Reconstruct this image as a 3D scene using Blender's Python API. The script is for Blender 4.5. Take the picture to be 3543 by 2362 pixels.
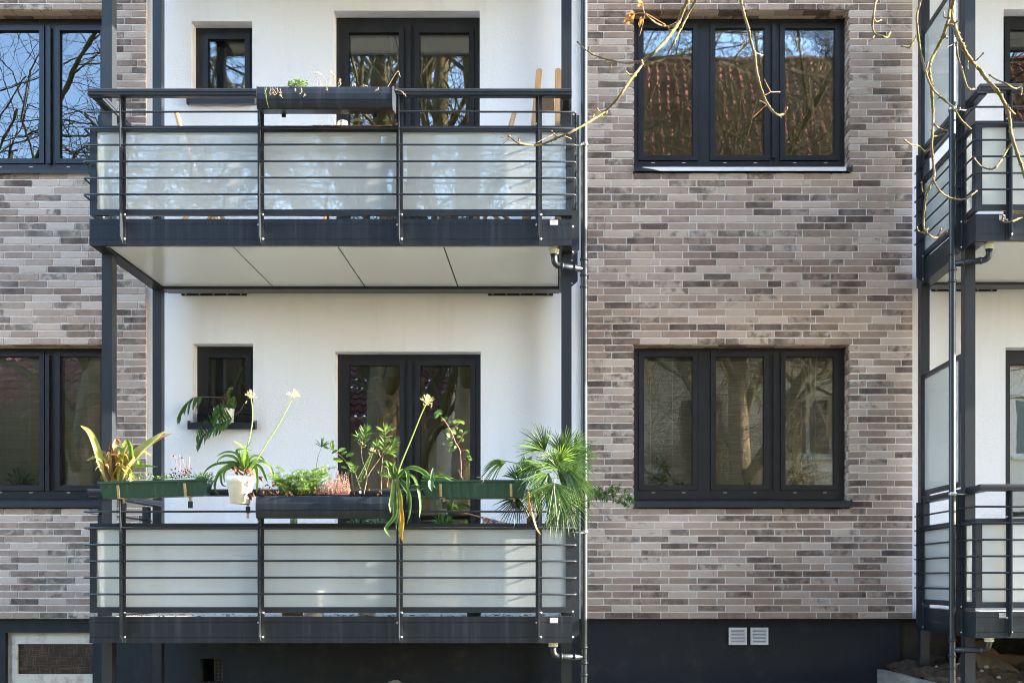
import bpy, math, random
from mathutils import Vector, Matrix
sc = bpy.context.scene
for _o in list(bpy.data.objects): bpy.data.objects.remove(_o)
COL = sc.collection
rnd = random.Random(7)
# ------------------------------------------------------------------ camera
FPX, CX, CY, DW, EYE = 4194.0, 1945.0, 2000.0, 10.7, 1.45   # focal length / principal point in photo pixels, metres to the brick face
cam_d = bpy.data.cameras.new("camera"); cam = bpy.data.objects.new("camera", cam_d); COL.objects.link(cam)
cam.location = (0, -DW, EYE); cam.rotation_euler = (math.radians(90), 0, 0)
cam_d.sensor_width = 36; cam_d.lens = 36*FPX/3543
cam_d.shift_x = -(CX-1771.5)/3543; cam_d.shift_y = (CY-1181)/3543
cam_d.clip_start = .05; cam_d.clip_end = 600
sc.camera = cam
# ------------------------------------------------------------------ sky and sun
SUN_EL, SUN_AZ = math.radians(19), math.radians(3.7)          # sun low on the right, almost along the facade
world = bpy.data.worlds.new("World"); sc.world = world; world.use_nodes = True
wn = world.node_tree; wn.nodes.clear()
wo = wn.nodes.new('ShaderNodeOutputWorld'); wb = wn.nodes.new('ShaderNodeBackground'); ws = wn.nodes.new('ShaderNodeTexSky')
ws.sky_type = 'NISHITA'; ws.sun_disc = False; ws.sun_elevation = SUN_EL
ws.sun_rotation = math.radians(90) + SUN_AZ
ws.air_density = 1.0; ws.dust_density = .6; ws.ozone_density = 2.2
wb.inputs['Strength'].default_value = .15
wn.links.new(ws.outputs[0], wb.inputs[0]); wn.links.new(wb.outputs[0], wo.inputs[0])
sun_d = bpy.data.lights.new("sun", 'SUN'); sun = bpy.data.objects.new("sun", sun_d); COL.objects.link(sun)
sun_d.energy = 4.1; sun_d.angle = math.radians(.5); sun_d.color = (1, .90, .74)
to_sun = Vector((math.cos(SUN_EL)*math.cos(SUN_AZ), -math.cos(SUN_EL)*math.sin(SUN_AZ), math.sin(SUN_EL)))
sun.rotation_euler = to_sun.to_track_quat('Z', 'Y').to_euler()
sun.location = (20, -4, 12)
vs = sc.view_settings; vs.view_transform = 'Standard'; vs.look = 'None'; vs.exposure = 3.42; vs.gamma = 1; vs.use_curve_mapping = False
sc.cycles.use_denoising = True; sc.cycles.max_bounces = 10; sc.cycles.transparent_max_bounces = 16
sc.cycles.diffuse_bounces = 5; sc.cycles.glossy_bounces = 6; sc.cycles.transmission_bounces = 8
sc.cycles.sample_clamp_indirect = 8; sc.cycles.pixel_filter_type = 'BLACKMAN_HARRIS'; sc.cycles.filter_width = 1.0

# ------------------------------------------------------------------ helpers
def P(u, v, d):                       # photo pixel at a known distance -> world
    return Vector(((u-CX)*d/FPX, d-DW, EYE+(CY-v)*d/FPX))
REG = {'L': (0, 1100), 'A': (600, 1250), 'B': (1300, 1250), 'U': (800, 0), 'UL': (0, 0), 'UR': (1600, 0), 'RB': (2643, 1762)}
def Z(k, x, y, d):
    a, b = REG[k]; s = 2352/900
    return P(a+x/s, b+y/s, d)
def uX(u, d): return (u-CX)*d/FPX
def vZ(v, d): return EYE+(CY-v)*d/FPX

def cr(pts, n=5):
    pts = [Vector(p) for p in pts]
    if len(pts) < 3: return [pts[0].lerp(pts[-1], i/n) for i in range(n+1)]
    out = []; q = [2*pts[0]-pts[1]]+pts+[2*pts[-1]-pts[-2]]
    for i in range(1, len(q)-2):
        for k in range(n):
            t = k/n
            out.append(.5*((2*q[i])+(q[i+1]-q[i-1])*t+(2*q[i-1]-5*q[i]+4*q[i+1]-q[i+2])*t*t+(3*q[i]-q[i-1]-3*q[i+1]+q[i+2])*t**3))
    out.append(pts[-1]); return out

class MB:
    def __init__(s): s.v = []; s.f = []
    def add(s, vs, fs):
        o = len(s.v); s.v += [tuple(p) for p in vs]; s.f += [tuple(i+o for i in f) for f in fs]; return s
    def box(s, x0, x1, y0, y1, z0, z1):
        return s.add([(x0,y0,z0),(x1,y0,z0),(x1,y1,z0),(x0,y1,z0),(x0,y0,z1),(x1,y0,z1),(x1,y1,z1),(x0,y1,z1)],
                     [(0,3,2,1),(4,5,6,7),(0,1,5,4),(1,2,6,5),(2,3,7,6),(3,0,4,7)])
    def obox(s, c, ax, ay, az):      # oriented box from centre and three half axes
        c, ax, ay, az = map(Vector, (c, ax, ay, az)); v = []
        for k in (-1, 1):
            for i, j in ((-1,-1),(1,-1),(1,1),(-1,1)): v.append(c+i*ax+j*ay+k*az)
        return s.add(v, [(0,3,2,1),(4,5,6,7),(0,1,5,4),(1,2,6,5),(2,3,7,6),(3,0,4,7)])
    def prism(s, prof, a, b, axis='x'):   # profile swept along x (y,z) or along y (x,z)
        n = len(prof)
        if axis == 'x': v = [(a,p,q) for p,q in prof]+[(b,p,q) for p,q in prof]
        elif axis == 'y': v = [(p,a,q) for p,q in prof]+[(p,b,q) for p,q in prof]
        else: v = [(p,q,a) for p,q in prof]+[(p,q,b) for p,q in prof]
        return s.add(v, [tuple(range(n))[::-1], tuple(range(n, 2*n))]+[(i,(i+1)%n,(i+1)%n+n,i+n) for i in range(n)])
    def tube(s, pts, r, n=6, cap=True):
        pts = [Vector(p) for p in pts]; m = len(pts)
        rr = r if isinstance(r, (list, tuple)) else [r]*m
        t = (pts[1]-pts[0]).normalized(); up = Vector((0,0,1)) if abs(t.z) < .9 else Vector((1,0,0))
        a = t.cross(up).normalized(); o = len(s.v)
        for i, p in enumerate(pts):
            t = (pts[min(i+1,m-1)]-pts[max(i-1,0)])
            if t.length < 1e-9: t = Vector((0,0,1))
            t.normalize(); a = (a-t*a.dot(t))
            if a.length < 1e-6: a = t.orthogonal()
            a.normalize(); b = t.cross(a)
            for k in range(n):
                w = 2*math.pi*k/n; s.v.append(tuple(p+(a*math.cos(w)+b*math.sin(w))*rr[i]))
        for i in range(m-1):
            for k in range(n):
                s.f.append((o+i*n+k, o+i*n+(k+1)%n, o+(i+1)*n+(k+1)%n, o+(i+1)*n+k))
        if cap:
            s.f.append(tuple(o+k for k in range(n))[::-1]); s.f.append(tuple(o+(m-1)*n+k for k in range(n)))
        return s
    def lathe(s, prof, c, n=20, axis=Vector((0,0,1))):
        c = Vector(c); axis = Vector(axis).normalized(); a = axis.orthogonal().normalized(); b = axis.cross(a); o = len(s.v); m = len(prof)
        for r, h in prof:
            for k in range(n):
                w = 2*math.pi*k/n; s.v.append(tuple(c+axis*h+(a*math.cos(w)+b*math.sin(w))*max(r, 1e-4)))
        for i in range(m-1):
            for k in range(n): s.f.append((o+i*n+k, o+i*n+(k+1)%n, o+(i+1)*n+(k+1)%n, o+(i+1)*n+k))
        return s
    def ball(s, c, r, n=6, sq=(1,1,1)):
        c = Vector(c); o = len(s.v); m = max(3, n//2+1)
        for i in range(m+1):
            th = math.pi*i/m
            for k in range(n):
                w = 2*math.pi*k/n; s.v.append((c.x+r*sq[0]*math.sin(th)*math.cos(w), c.y+r*sq[1]*math.sin(th)*math.sin(w), c.z+r*sq[2]*math.cos(th)))
        for i in range(m):
            for k in range(n): s.f.append((o+i*n+k, o+(i+1)*n+k, o+(i+1)*n+(k+1)%n, o+i*n+(k+1)%n))
        return s
    def strap(s, pts, w, fold=.25, twist=0, tip=.9, face=None, n=4, base=.5):
        c = cr(pts, n); m = len(c); o = len(s.v); face = Vector(face or (0,-1,.35))
        for i, p in enumerate(c):
            t = i/(m-1); T = (c[min(i+1,m-1)]-c[max(i-1,0)])
            if T.length < 1e-9: T = Vector((0,0,1))
            T.normalize(); sd = T.cross(face)
            if sd.length < .05: sd = T.orthogonal()
            sd.normalize(); sd = Matrix.Rotation(twist*t, 3, T) @ sd; nr = sd.cross(T).normalized()
            ww = w*.5*min(1, base+t*3)*(max(0, 1-t**3)**tip)+.0004
            s.v += [tuple(p-sd*ww+nr*ww*fold*2), tuple(p), tuple(p+sd*ww+nr*ww*fold*2)]
        for i in range(m-1):
            for k in (0, 1): s.f.append((o+i*3+k, o+i*3+k+1, o+(i+1)*3+k+1, o+(i+1)*3+k))
        return s
    def leaf(s, c, axis, nrm, L, W, serr=0, bend=.15):   # flat oval leaf with a kink along the midrib
        c, axis, nrm = Vector(c), Vector(axis).normalized(), Vector(nrm); sd = axis.cross(nrm)
        if sd.length < 1e-3: sd = axis.orthogonal()
        sd.normalize(); nr = sd.cross(axis); o = len(s.v); N_ = 7
        for i in range(N_):
            t = i/(N_-1); w = W*.5*math.sin(math.pi*min(1, t*.92+.06))**.8*(1+(serr if i % 2 else -serr)); p = c+axis*L*t-nr*bend*L*t*t
            s.v += [tuple(p-sd*w+nr*w*.25), tuple(p), tuple(p+sd*w+nr*w*.25)]
        for i in range(N_-1):
            for k in (0, 1): s.f.append((o+i*3+k, o+i*3+k+1, o+(i+1)*3+k+1, o+(i+1)*3+k))
        return s
    def mesh(s, name, m, smooth=False):
        me = bpy.data.meshes.new(name); me.from_pydata(s.v, [], s.f)
        if m is not None: me.materials.append(m)
        if smooth: me.polygons.foreach_set('use_smooth', [True]*len(me.polygons))
        me.update(); return me
    def build(s, name, m, parent=None, smooth=False):
        o = bpy.data.objects.new(name, s.mesh(name, m, smooth)); COL.objects.link(o)
        if parent is not None: o.parent = parent
        return o
def thing(name, label, cat, group=None):
    o = bpy.data.objects.new(name, None); o.empty_display_size = .1; COL.objects.link(o)
    o['label'] = label; o['category'] = cat
    if group: o['group'] = group
    return o
def sub(name, parent, label=None):
    o = bpy.data.objects.new(name, None); o.empty_display_size = .1; COL.objects.link(o); o.parent = parent
    if label: o['label'] = label
    return o
def tag(o, label, cat, group=None):
    o['label'] = label; o['category'] = cat
    if group: o['group'] = group
    return o
def cells(mb, x0, x1, z0, z1, y0, y1, holes):
    """slab in the xz plane with rectangular holes, only its outer faces"""
    xs = sorted({x0, x1, *[min(max(h[i], x0), x1) for h in holes for i in (0, 1)]})
    zs = sorted({z0, z1, *[min(max(h[i], z0), z1) for h in holes for i in (2, 3)]})
    nx, nz = len(xs)-1, len(zs)-1
    def solid(i, j):
        if i < 0 or j < 0 or i >= nx or j >= nz: return False
        x, z = (xs[i]+xs[i+1])/2, (zs[j]+zs[j+1])/2
        return not any(h[0] < x < h[1] and h[2] < z < h[3] for h in holes)
    for i in range(nx):
        for j in range(nz):
            if not solid(i, j): continue
            a, b, c, d = xs[i], xs[i+1], zs[j], zs[j+1]
            mb.add([(a,y0,c),(b,y0,c),(b,y0,d),(a,y0,d)], [(0,1,2,3)])
            mb.add([(a,y1,c),(b,y1,c),(b,y1,d),(a,y1,d)], [(3,2,1,0)])
            if not solid(i-1, j): mb.add([(a,y0,c),(a,y1,c),(a,y1,d),(a,y0,d)], [(3,2,1,0)])
            if not solid(i+1, j): mb.add([(b,y0,c),(b,y1,c),(b,y1,d),(b,y0,d)], [(0,1,2,3)])
            if not solid(i, j-1): mb.add([(a,y0,c),(b,y0,c),(b,y1,c),(a,y1,c)], [(3,2,1,0)])
            if not solid(i, j+1): mb.add([(a,y0,d),(b,y0,d),(b,y1,d),(a,y1,d)], [(0,1,2,3)])
    return mb

# ------------------------------------------------------------------ materials
def nt_new(name):
    m = bpy.data.materials.new(name); m.use_nodes = True; t = m.node_tree; t.nodes.clear()
    o = t.nodes.new('ShaderNodeOutputMaterial'); return m, t, o
def nd(t, kind, ins=None, **pr):
    n = t.nodes.new('ShaderNode'+kind)
    for k, v in pr.items(): setattr(n, k, v)
    for k, v in (ins or {}).items():
        if isinstance(v, bpy.types.NodeSocket): t.links.new(v, n.inputs[k])
        else: n.inputs[k].default_value = v
    return n
def c4(c): return (c[0], c[1], c[2], 1)
def ramp(t, fac, stops, interp='LINEAR'):
    n = t.nodes.new('ShaderNodeValToRGB'); n.color_ramp.interpolation = interp; e = n.color_ramp.elements
    while len(e) > 1: e.remove(e[-1])
    e[0].position = stops[0][0]; e[0].color = c4(stops[0][1])
    for p, c in stops[1:]: x = e.new(p); x.color = c4(c)
    t.links.new(fac, n.inputs[0]); return n.outputs[0]
def mixc(t, fac, a, b, mode='MIX'):
    n = t.nodes.new('ShaderNodeMix'); n.data_type = 'RGBA'; n.blend_type = mode
    for k, v in ((0, fac), (6, a), (7, b)):
        if isinstance(v, bpy.types.NodeSocket): t.links.new(v, n.inputs[k])
        elif k == 0: n.inputs[0].default_value = v
        else: n.inputs[k].default_value = c4(v)
    return n.outputs[2]
def noise(t, pos, scale, detail=3, rough=.55, sx=None):
    if sx: pos = nd(t, 'VectorMath', {0: pos, 1: sx}, operation='MULTIPLY').outputs[0]
    return nd(t, 'TexNoise', {'Vector': pos, 'Scale': scale, 'Detail': detail, 'Roughness': rough}).outputs[0]
def pbr(name, col, rough=.5, col2=None, nscale=8, nlo=.4, nhi=.65, sx=None, bump=None, metallic=0, spec=.5, coat=0, trans=0, ior=1.5):
    m, t, o = nt_new(name); pos = nd(t, 'NewGeometry').outputs['Position']
    b = nd(t, 'BsdfPrincipled', {'Base Color': c4(col), 'Roughness': rough, 'Metallic': metallic, 'Specular IOR Level': spec, 'Coat Weight': coat,
                                 'Coat Roughness': .04, 'Transmission Weight': trans, 'IOR': ior})
    if col2:
        f = ramp(t, noise(t, pos, nscale, 5, .6, sx), [(nlo, (0,0,0)), (nhi, (1,1,1))])
        t.links.new(mixc(t, f, col, col2), b.inputs['Base Color'])
    if bump:
        h = noise(t, pos, bump[0], bump[3] if len(bump) > 3 else 3, .6)
        bn = nd(t, 'Bump', {'Height': h, 'Strength': bump[1], 'Distance': bump[2]}); t.links.new(bn.outputs[0], b.inputs['Normal'])
    t.links.new(b.outputs[0], o.inputs[0]); return m
def brick_mat(name, single):
    m, t, o = nt_new(name); g = nd(t, 'NewGeometry'); pos = g.outputs['Position']
    r = nd(t, 'ObjectInfo').outputs['Random'] if single else g.outputs['Random Per Island']
    r2 = nd(t, 'Math', {0: nd(t, 'Math', {0: r, 1: 17.31}, operation='MULTIPLY').outputs[0]}, operation='FRACT').outputs[0]
    r3 = nd(t, 'Math', {0: nd(t, 'Math', {0: r, 1: 5.77}, operation='MULTIPLY').outputs[0]}, operation='FRACT').outputs[0]
    base = ramp(t, r, [(0, (.61,.480,.405)), (.26, (.535,.408,.336)), (.44, (.415,.297,.238)), (.70, (.325,.218,.169)), (.88, (.210,.132,.100)), (.95, (.080,.047,.037))])
    off = nd(t, 'CombineXYZ', {0: nd(t, 'Math', {0: r2, 1: 40.}, operation='MULTIPLY').outputs[0]}).outputs[0]
    pp = nd(t, 'VectorMath', {0: pos, 1: off}, operation='ADD').outputs[0]
    n1 = noise(t, pp, 11, 6, .68); lim = nd(t, 'MapRange', {0: r2, 1: .34, 2: 1., 3: .72, 4: .36}).outputs[0]
    st = nd(t, 'MapRange', {0: nd(t, 'Math', {0: n1, 1: lim}, operation='SUBTRACT').outputs[0], 1: 0., 2: .12}).outputs[0]
    c = mixc(t, nd(t, 'Math', {0: st, 1: .86}, operation='MULTIPLY').outputs[0], base, (.070,.041,.030))
    n2 = noise(t, pp, 7, 4, .6); c = mixc(t, ramp(t, n2, [(.40, (0,0,0)), (.75, (.40,.40,.40))]), c, (.55,.44,.37))
    sp = noise(t, pos, 260, 2, .7); c = mixc(t, ramp(t, sp, [(.36, (1,1,1)), (.47, (0,0,0))]), c, mixc(t, .5, c, (.12,.10,.09)))
    c = mixc(t, ramp(t, sp, [(.56, (0,0,0)), (.7, (.7,.7,.7))]), c, (.60,.52,.46))
    b = nd(t, 'BsdfPrincipled', {'Base Color': c, 'Roughness': .85, 'Specular IOR Level': .25})
    bn = nd(t, 'Bump', {'Height': noise(t, pos, 130, 4, .7), 'Strength': .5, 'Distance': .003}); t.links.new(bn.outputs[0], b.inputs['Normal'])
    t.links.new(b.outputs[0], o.inputs[0]); return m
def glass_mat(name, ior, wav, tint=(.93,.96,.95)):
    m, t, o = nt_new(name); pos = nd(t, 'NewGeometry').outputs['Position']
    h = noise(t, pos, 3.2, 2, .5); bn = nd(t, 'Bump', {'Height': h, 'Strength': 1., 'Distance': wav})
    f = nd(t, 'Fresnel', {'IOR': ior}); gl = nd(t, 'BsdfGlossy', {'Roughness': .005, 'Color': (.96,.97,1,1), 'Normal': bn.outputs[0]})
    tr = nd(t, 'BsdfTransparent', {'Color': c4(tint)})
    mx = nd(t, 'MixShader', {0: f.outputs[0], 1: tr.outputs[0], 2: gl.outputs[0]}); t.links.new(mx.outputs[0], o.inputs[0]); return m
def frost_mat(name):
    m, t, o = nt_new(name)
    d = nd(t, 'BsdfDiffuse', {'Color': (.90,.95,.95,1)}); tl = nd(t, 'BsdfTranslucent', {'Color': (.95,.98,.97,1)})
    rf = nd(t, 'BsdfRefraction', {'Color': (.97,.99,.98,1), 'Roughness': .42, 'IOR': 1.05})
    a = nd(t, 'MixShader', {0: .5, 1: d.outputs[0], 2: tl.outputs[0]}); b2 = nd(t, 'MixShader', {0: .30, 1: a.outputs[0], 2: rf.outputs[0]})
    gl = nd(t, 'BsdfGlossy', {'Roughness': .015, 'Color': (1,1,1,1)}); f = nd(t, 'Fresnel', {'IOR': 2.0})
    mx = nd(t, 'MixShader', {0: f.outputs[0], 1: b2.outputs[0], 2: gl.outputs[0]}); t.links.new(mx.outputs[0], o.inputs[0]); return m
def leaf_mat(name, col, col2=None, trans=.45, rough=.45, nscale=18):
    m, t, o = nt_new(name); pos = nd(t, 'NewGeometry').outputs['Position']
    c2 = col2 or tuple(x*.7 for x in col)
    c = mixc(t, ramp(t, noise(t, pos, nscale, 3), [(.38, (0,0,0)), (.62, (1,1,1))]), col, c2)
    b = nd(t, 'BsdfPrincipled', {'Base Color': c, 'Roughness': rough}); tl = nd(t, 'BsdfTranslucent', {'Color': c})
    mx = nd(t, 'MixShader', {0: trans, 1: b.outputs[0], 2: tl.outputs[0]}); t.links.new(mx.outputs[0], o.inputs[0]); return m

M = {}
M['brick1'] = brick_mat('brick_single', True); M['brickN'] = brick_mat('brick_field', False)
M['mortar'] = pbr('mortar', (.83,.78,.75), .9, (.87,.82,.79), 30, bump=(160, .5, .003), spec=.2)
M['stucco'] = pbr('white_render', (.815,.785,.79), .92, (.70,.675,.665), 2.0, .55, .9, sx=(2.6,2.6,.22), bump=(62, .5, .0065, 4), spec=.15)
M['plinth'] = pbr('anthracite_render', (.0195,.0215,.0255), .75, (.046,.045,.043), 4, .55, .85, bump=(120, .5, .004), spec=.3)
M['rough_wall'] = pbr('raw_concrete', (.05,.043,.033), .9, (.018,.016,.013), 7, .3, .7, bump=(40, .6, .01))
M['metal'] = pbr('anthracite_coating', (.0160,.0195,.0260), .36, (.026,.030,.036), 5, .3, .8, (1,1,.25), bump=(300, .06, .001))
M['fascia'] = pbr('anthracite_fascia', (.0090,.0125,.0190), .40, (.042,.046,.050), 9, .50, .85, (3,1,.12), bump=(300, .08, .001))
M['frame'] = pbr('window_profile', (.0120,.0120,.0155), .34, (.016,.0155,.018), 4, bump=(400, .05, .001))
M['gasket'] = pbr('black_gasket', (.008,.008,.009), .6)
M['steel'] = pbr('bright_steel', (.50,.50,.49), .38, metallic=1)
M['soffit'] = pbr('soffit_panel', (.74,.73,.70), .14, spec=.45)
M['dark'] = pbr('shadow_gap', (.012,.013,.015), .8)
M['floor'] = pbr('balcony_floor', (.62,.61,.58), .7, (.5,.48,.44), 6)
M['frost'] = frost_mat('frosted_glass')
M['glass'] = glass_mat('window_glass', 2.3, .00032); M['glass_calm'] = glass_mat('window_glass_flat', 2.0, .0003)
M['glass_blind'] = glass_mat('window_glass_clear', 2.15, .00022); M['glass_old'] = glass_mat('cellar_glass', 1.5, .004, (.6,.5,.42))
M['pipe'] = pbr('pipe_coating', (.011,.015,.020), .42, bump=(200, .03, .001))
M['collar'] = pbr('grey_plastic', (.60,.58,.48), .5)
M['white_paint'] = pbr('peeling_white_paint', (.62,.55,.45), .6, (.40,.30,.23), 9, .52, .68, bump=(60, .4, .004))
M['white_plastic'] = pbr('white_plastic', (.74,.73,.74), .45, (.55,.53,.52), 25, .6, .75)
M['foil'] = pbr('protective_film', (.80,.81,.86), .25)
M['room'] = pbr('room_wall', (.34,.31,.28), .9); M['room_floor'] = pbr('room_floor', (.20,.13,.08), .5)
M['curtain'] = leaf_mat('white_curtain', (.66,.65,.63), (.60,.59,.57), .4, .9)
M['wood'] = pbr('honey_wood', (.56,.33,.15), .5, (.44,.23,.09), 5, .35, .65, (6,6,.6))
M['wood_dk'] = pbr('oiled_wood', (.30,.14,.05), .45, (.20,.09,.03), 5, .35, .65, (1,6,6))
M['plank'] = pbr('weathered_board', (.27,.255,.235), .9, (.15,.145,.13), 4, .35, .65, (6,.6,6), bump=(40, .6, .006))
M['soil'] = pbr('soil', (.075,.048,.028), .95, (.035,.023,.014), 14, bump=(35, 1, .02))
M['tarp'] = pbr('brown_tarpaulin', (.125,.082,.040), .8, (.075,.050,.025), 6, bump=(30, .4, .006))
M['stone'] = pbr('stone', (.30,.29,.25), .9, (.2,.19,.16), 12, bump=(30, .6, .01))
M['lawn'] = pbr('leafy_lawn', (.150,.122,.068), .95, (.075,.080,.038), 1.3, .35, .65, bump=(9, 1, .05))
M['box_green'] = pbr('green_plastic', (.012,.050,.032), .42, (.040,.085,.062), 38, .58, .72, (1,1,.25))
M['pot_white'] = pbr('white_pot', (.78,.77,.74), .45, (.66,.63,.58), 14)
M['brass'] = pbr('galvanised_strip', (.52,.40,.22), .4, metallic=.7)
M['rubber'] = pbr('black_rubber', (.010,.010,.010), .6)
M['bark'] = pbr('bark', (.27,.19,.115), .95, (.11,.095,.04), 5, .4, .62, (1,1,.35), bump=(16, 1, .05, 6))
M['branch'] = pbr('branch_bark', (.115,.090,.045), .95, (.10,.095,.03), 6)
def moss_mat():
    m, t, o = nt_new('mossy_twig'); g = nd(t, 'NewGeometry'); pos = g.outputs['Position']
    n1 = noise(t, pos, 22, 4, .6); n2 = noise(t, pos, 190, 3, .7)
    c = mixc(t, ramp(t, n1, [(.46, (0,0,0)), (.60, (1,1,1))]), (.165,.110,.075), (.090,.092,.018))
    c = mixc(t, ramp(t, n2, [(.52, (0,0,0)), (.68, (.6,.6,.6))]), c, (.21,.19,.07))
    b = nd(t, 'BsdfPrincipled', {'Base Color': c, 'Roughness': .9, 'Specular IOR Level': .2})
    bn = nd(t, 'Bump', {'Height': n2, 'Strength': .9, 'Distance': .006}); t.links.new(bn.outputs[0], b.inputs['Normal'])
    t.links.new(b.outputs[0], o.inputs[0]); return m
M['twig'] = moss_mat(); M['bud'] = pbr('bud', (.16,.070,.045), .5)
M['petiole'] = leaf_mat('dry_stalk', (.50,.30,.10), (.42,.22,.08), .3)
M['dry'] = leaf_mat('dry_leaf', (.15,.075,.035), (.085,.042,.02), .3, .8); M['straw'] = leaf_mat('straw', (.52,.38,.22), (.42,.28,.15), .3, .8)
M['leaf'] = leaf_mat('leaf_green', (.095,.190,.028), (.060,.140,.022)); M['leaf_lt'] = leaf_mat('leaf_fresh', (.19,.30,.045), (.115,.22,.028), .5)
M['leaf_dk'] = leaf_mat('leaf_dark', (.045,.100,.024), (.030,.075,.018), .3, .35); M['leaf_gr'] = leaf_mat('leaf_grey_green', (.12,.20,.10), (.08,.15,.07), .3)
M['leaf_ye'] = leaf_mat('leaf_yellowing', (.52,.45,.13), (.33,.36,.07), .45, .4, 14); M['leaf_or'] = leaf_mat('leaf_orange', (.50,.24,.02), (.55,.34,.03), .4)
M['leaf_rb'] = leaf_mat('leaf_red_brown', (.34,.17,.08), (.42,.28,.10), .35, .5, 14)
M['palm'] = leaf_mat('palm_leaf', (.125,.215,.045), (.070,.140,.028), .32, .35)
M['stem'] = pbr('green_stem', (.16,.22,.035), .5); M['stem_br'] = pbr('woody_stem', (.22,.15,.075), .8); M['stem_pk'] = pbr('reddish_stem', (.30,.13,.10), .6)
M['umbel'] = leaf_mat('seed_head', (.72,.68,.36), (.60,.56,.28), .4); M['heather'] = leaf_mat('heather', (.50,.32,.25), (.36,.20,.15), .3, .9, 60)
M['red'] = leaf_mat('rusty_flower', (.12,.030,.014), (.06,.018,.010), .2, .9)
M['cream'] = pbr('cream_render', (.80,.76,.68), .9, (.74,.70,.62), 1.5); M['tile'] = pbr('clay_tile', (.25,.064,.036), .75, (.13,.040,.026), 3, .3, .7)
M['wwhite'] = pbr('white_window', (.72,.72,.70), .5); M['pane_far'] = pbr('far_pane', (.03,.035,.045), .05)
M['tarpglass'] = pbr('jar_glass', (.75,.72,.62), .08, trans=.7); M['wax'] = pbr('candle_wax', (.75,.66,.45), .5)
M['orange'] = pbr('orange_mark', (.75,.16,.03), .5); M['sticker'] = pbr('silver_sticker', (.62,.62,.64), .4); M['sticker_txt'] = pbr('sticker_print', (.82,.82,.84), .5); M['sticker_lo'] = pbr('sticker_base', (.32,.32,.35), .5)
def slat_mat(name, a, b, sc_):
    m, t, o = nt_new(name); pos = nd(t, 'NewGeometry').outputs['Position']
    c = mixc(t, ramp(t, noise(t, pos, sc_, 2, .6, (.06, .06, 1)), [(.4, (0,0,0)), (.6, (1,1,1))]), a, b)
    d = nd(t, 'BsdfDiffuse', {'Color': c}); l = nd(t, 'BsdfTranslucent', {'Color': c}); mx = nd(t, 'MixShader', {0: .25, 1: d.outputs[0], 2: l.outputs[0]})
    t.links.new(mx.outputs[0], o.inputs[0]); return m
M['bamboo'] = slat_mat('woven_blind', (.70,.63,.55), (.54,.48,.41), 90); M['blind'] = slat_mat('pale_blind', (.80,.71,.60), (.68,.60,.50), 60)
M['slat_white'] = pbr('white_slat', (.70,.71,.72), .4)
def mesh_mat():
    m, t, o = nt_new('wired_glass'); pos = nd(t, 'NewGeometry').outputs['Position']
    n1 = noise(t, pos, 150, 1, .5, (1, 1, .06)); n2 = noise(t, pos, 150, 1, .5, (.06, 1, 1)); n3 = noise(t, pos, 6, 4)
    f = nd(t, 'Math', {0: n1, 1: n2}, operation='MAXIMUM').outputs[0]
    c = mixc(t, ramp(t, f, [(.55, (0,0,0)), (.68, (1,1,1))]), (.035,.020,.014), (.12,.075,.05)); c = mixc(t, ramp(t, n3, [(.45, (0,0,0)), (.7, (.6,.6,.6))]), c, (.015,.010,.008))
    b = nd(t, 'BsdfPrincipled', {'Base Color': c, 'Roughness': .3}); t.links.new(b.outputs[0], o.inputs[0]); return m
M['wired'] = mesh_mat()
M['brick_far'] = pbr('brown_far_wall', (.20,.125,.09), .9, (.15,.09,.065), 2)
M['tan'] = pbr('tan_render', (.46,.38,.26), .9, (.40,.33,.22), 1.5)
M['screen_hedge'] = leaf_mat('hedge_leaf', (.030,.060,.018), (.018,.040,.012), .2, .5, 3)
# ------------------------------------------------------------------ the apartment building
TOP = 9.3
BLD = thing('apartment_building', 'apartment building facade of taupe clinker brick and white render on an anthracite plinth', 'building')
ZA = [1.093, 2.072, 3.509, 5.030, 6.460, TOP]
COURSES = []
for _a, _b in zip(ZA[:-1], ZA[1:]):
    _n = round((_b-_a)/.0622); COURSES += [(_a+(_b-_a)*i/_n, _a+(_b-_a)*(i+1)/_n) for i in range(_n)]
JT = .0118
def brick_geo(mb, x0, x1, y, z0, z1, depth=.016, r=rnd, jit=.0012):
    n = max(2, int((x1-x0)/.055)); dy = r.uniform(-.0022, .0012); sk = r.uniform(-.0012, .0012)
    tp = [(x0+(x1-x0)*i/n, z1+r.uniform(-jit, jit)+sk*(i/n-.5)*2) for i in range(n+1)]
    bt = [(x0+(x1-x0)*i/n, z0+r.uniform(-jit, jit)+sk*(i/n-.5)*2) for i in range(n+1)]
    e0, e1 = r.uniform(-.001, .001), r.uniform(-.001, .001)
    tp[0] = (tp[0][0]+e0, tp[0][1]); bt[0] = (bt[0][0]-e0, bt[0][1]); tp[-1] = (tp[-1][0]+e1, tp[-1][1]); bt[-1] = (bt[-1][0]-e1, bt[-1][1])
    y0 = y+dy; ch = .0016; v = []
    for (xb, zb), (xt, zt) in zip(bt, tp): v += [(xb, y+depth, zb), (xb, y0+ch, zb), (xb, y0, zb+ch), (xt, y0, zt-ch), (xt, y0+ch, zt), (xt, y+depth, zt)]
    f = []
    for i in range(n):
        for k in range(5): f.append((i*6+k, (i+1)*6+k, (i+1)*6+k+1, i*6+k+1))
    f += [(5,4,3,2,1,0), tuple(n*6+k for k in range(6))]
    mb.add(v, f)
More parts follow.
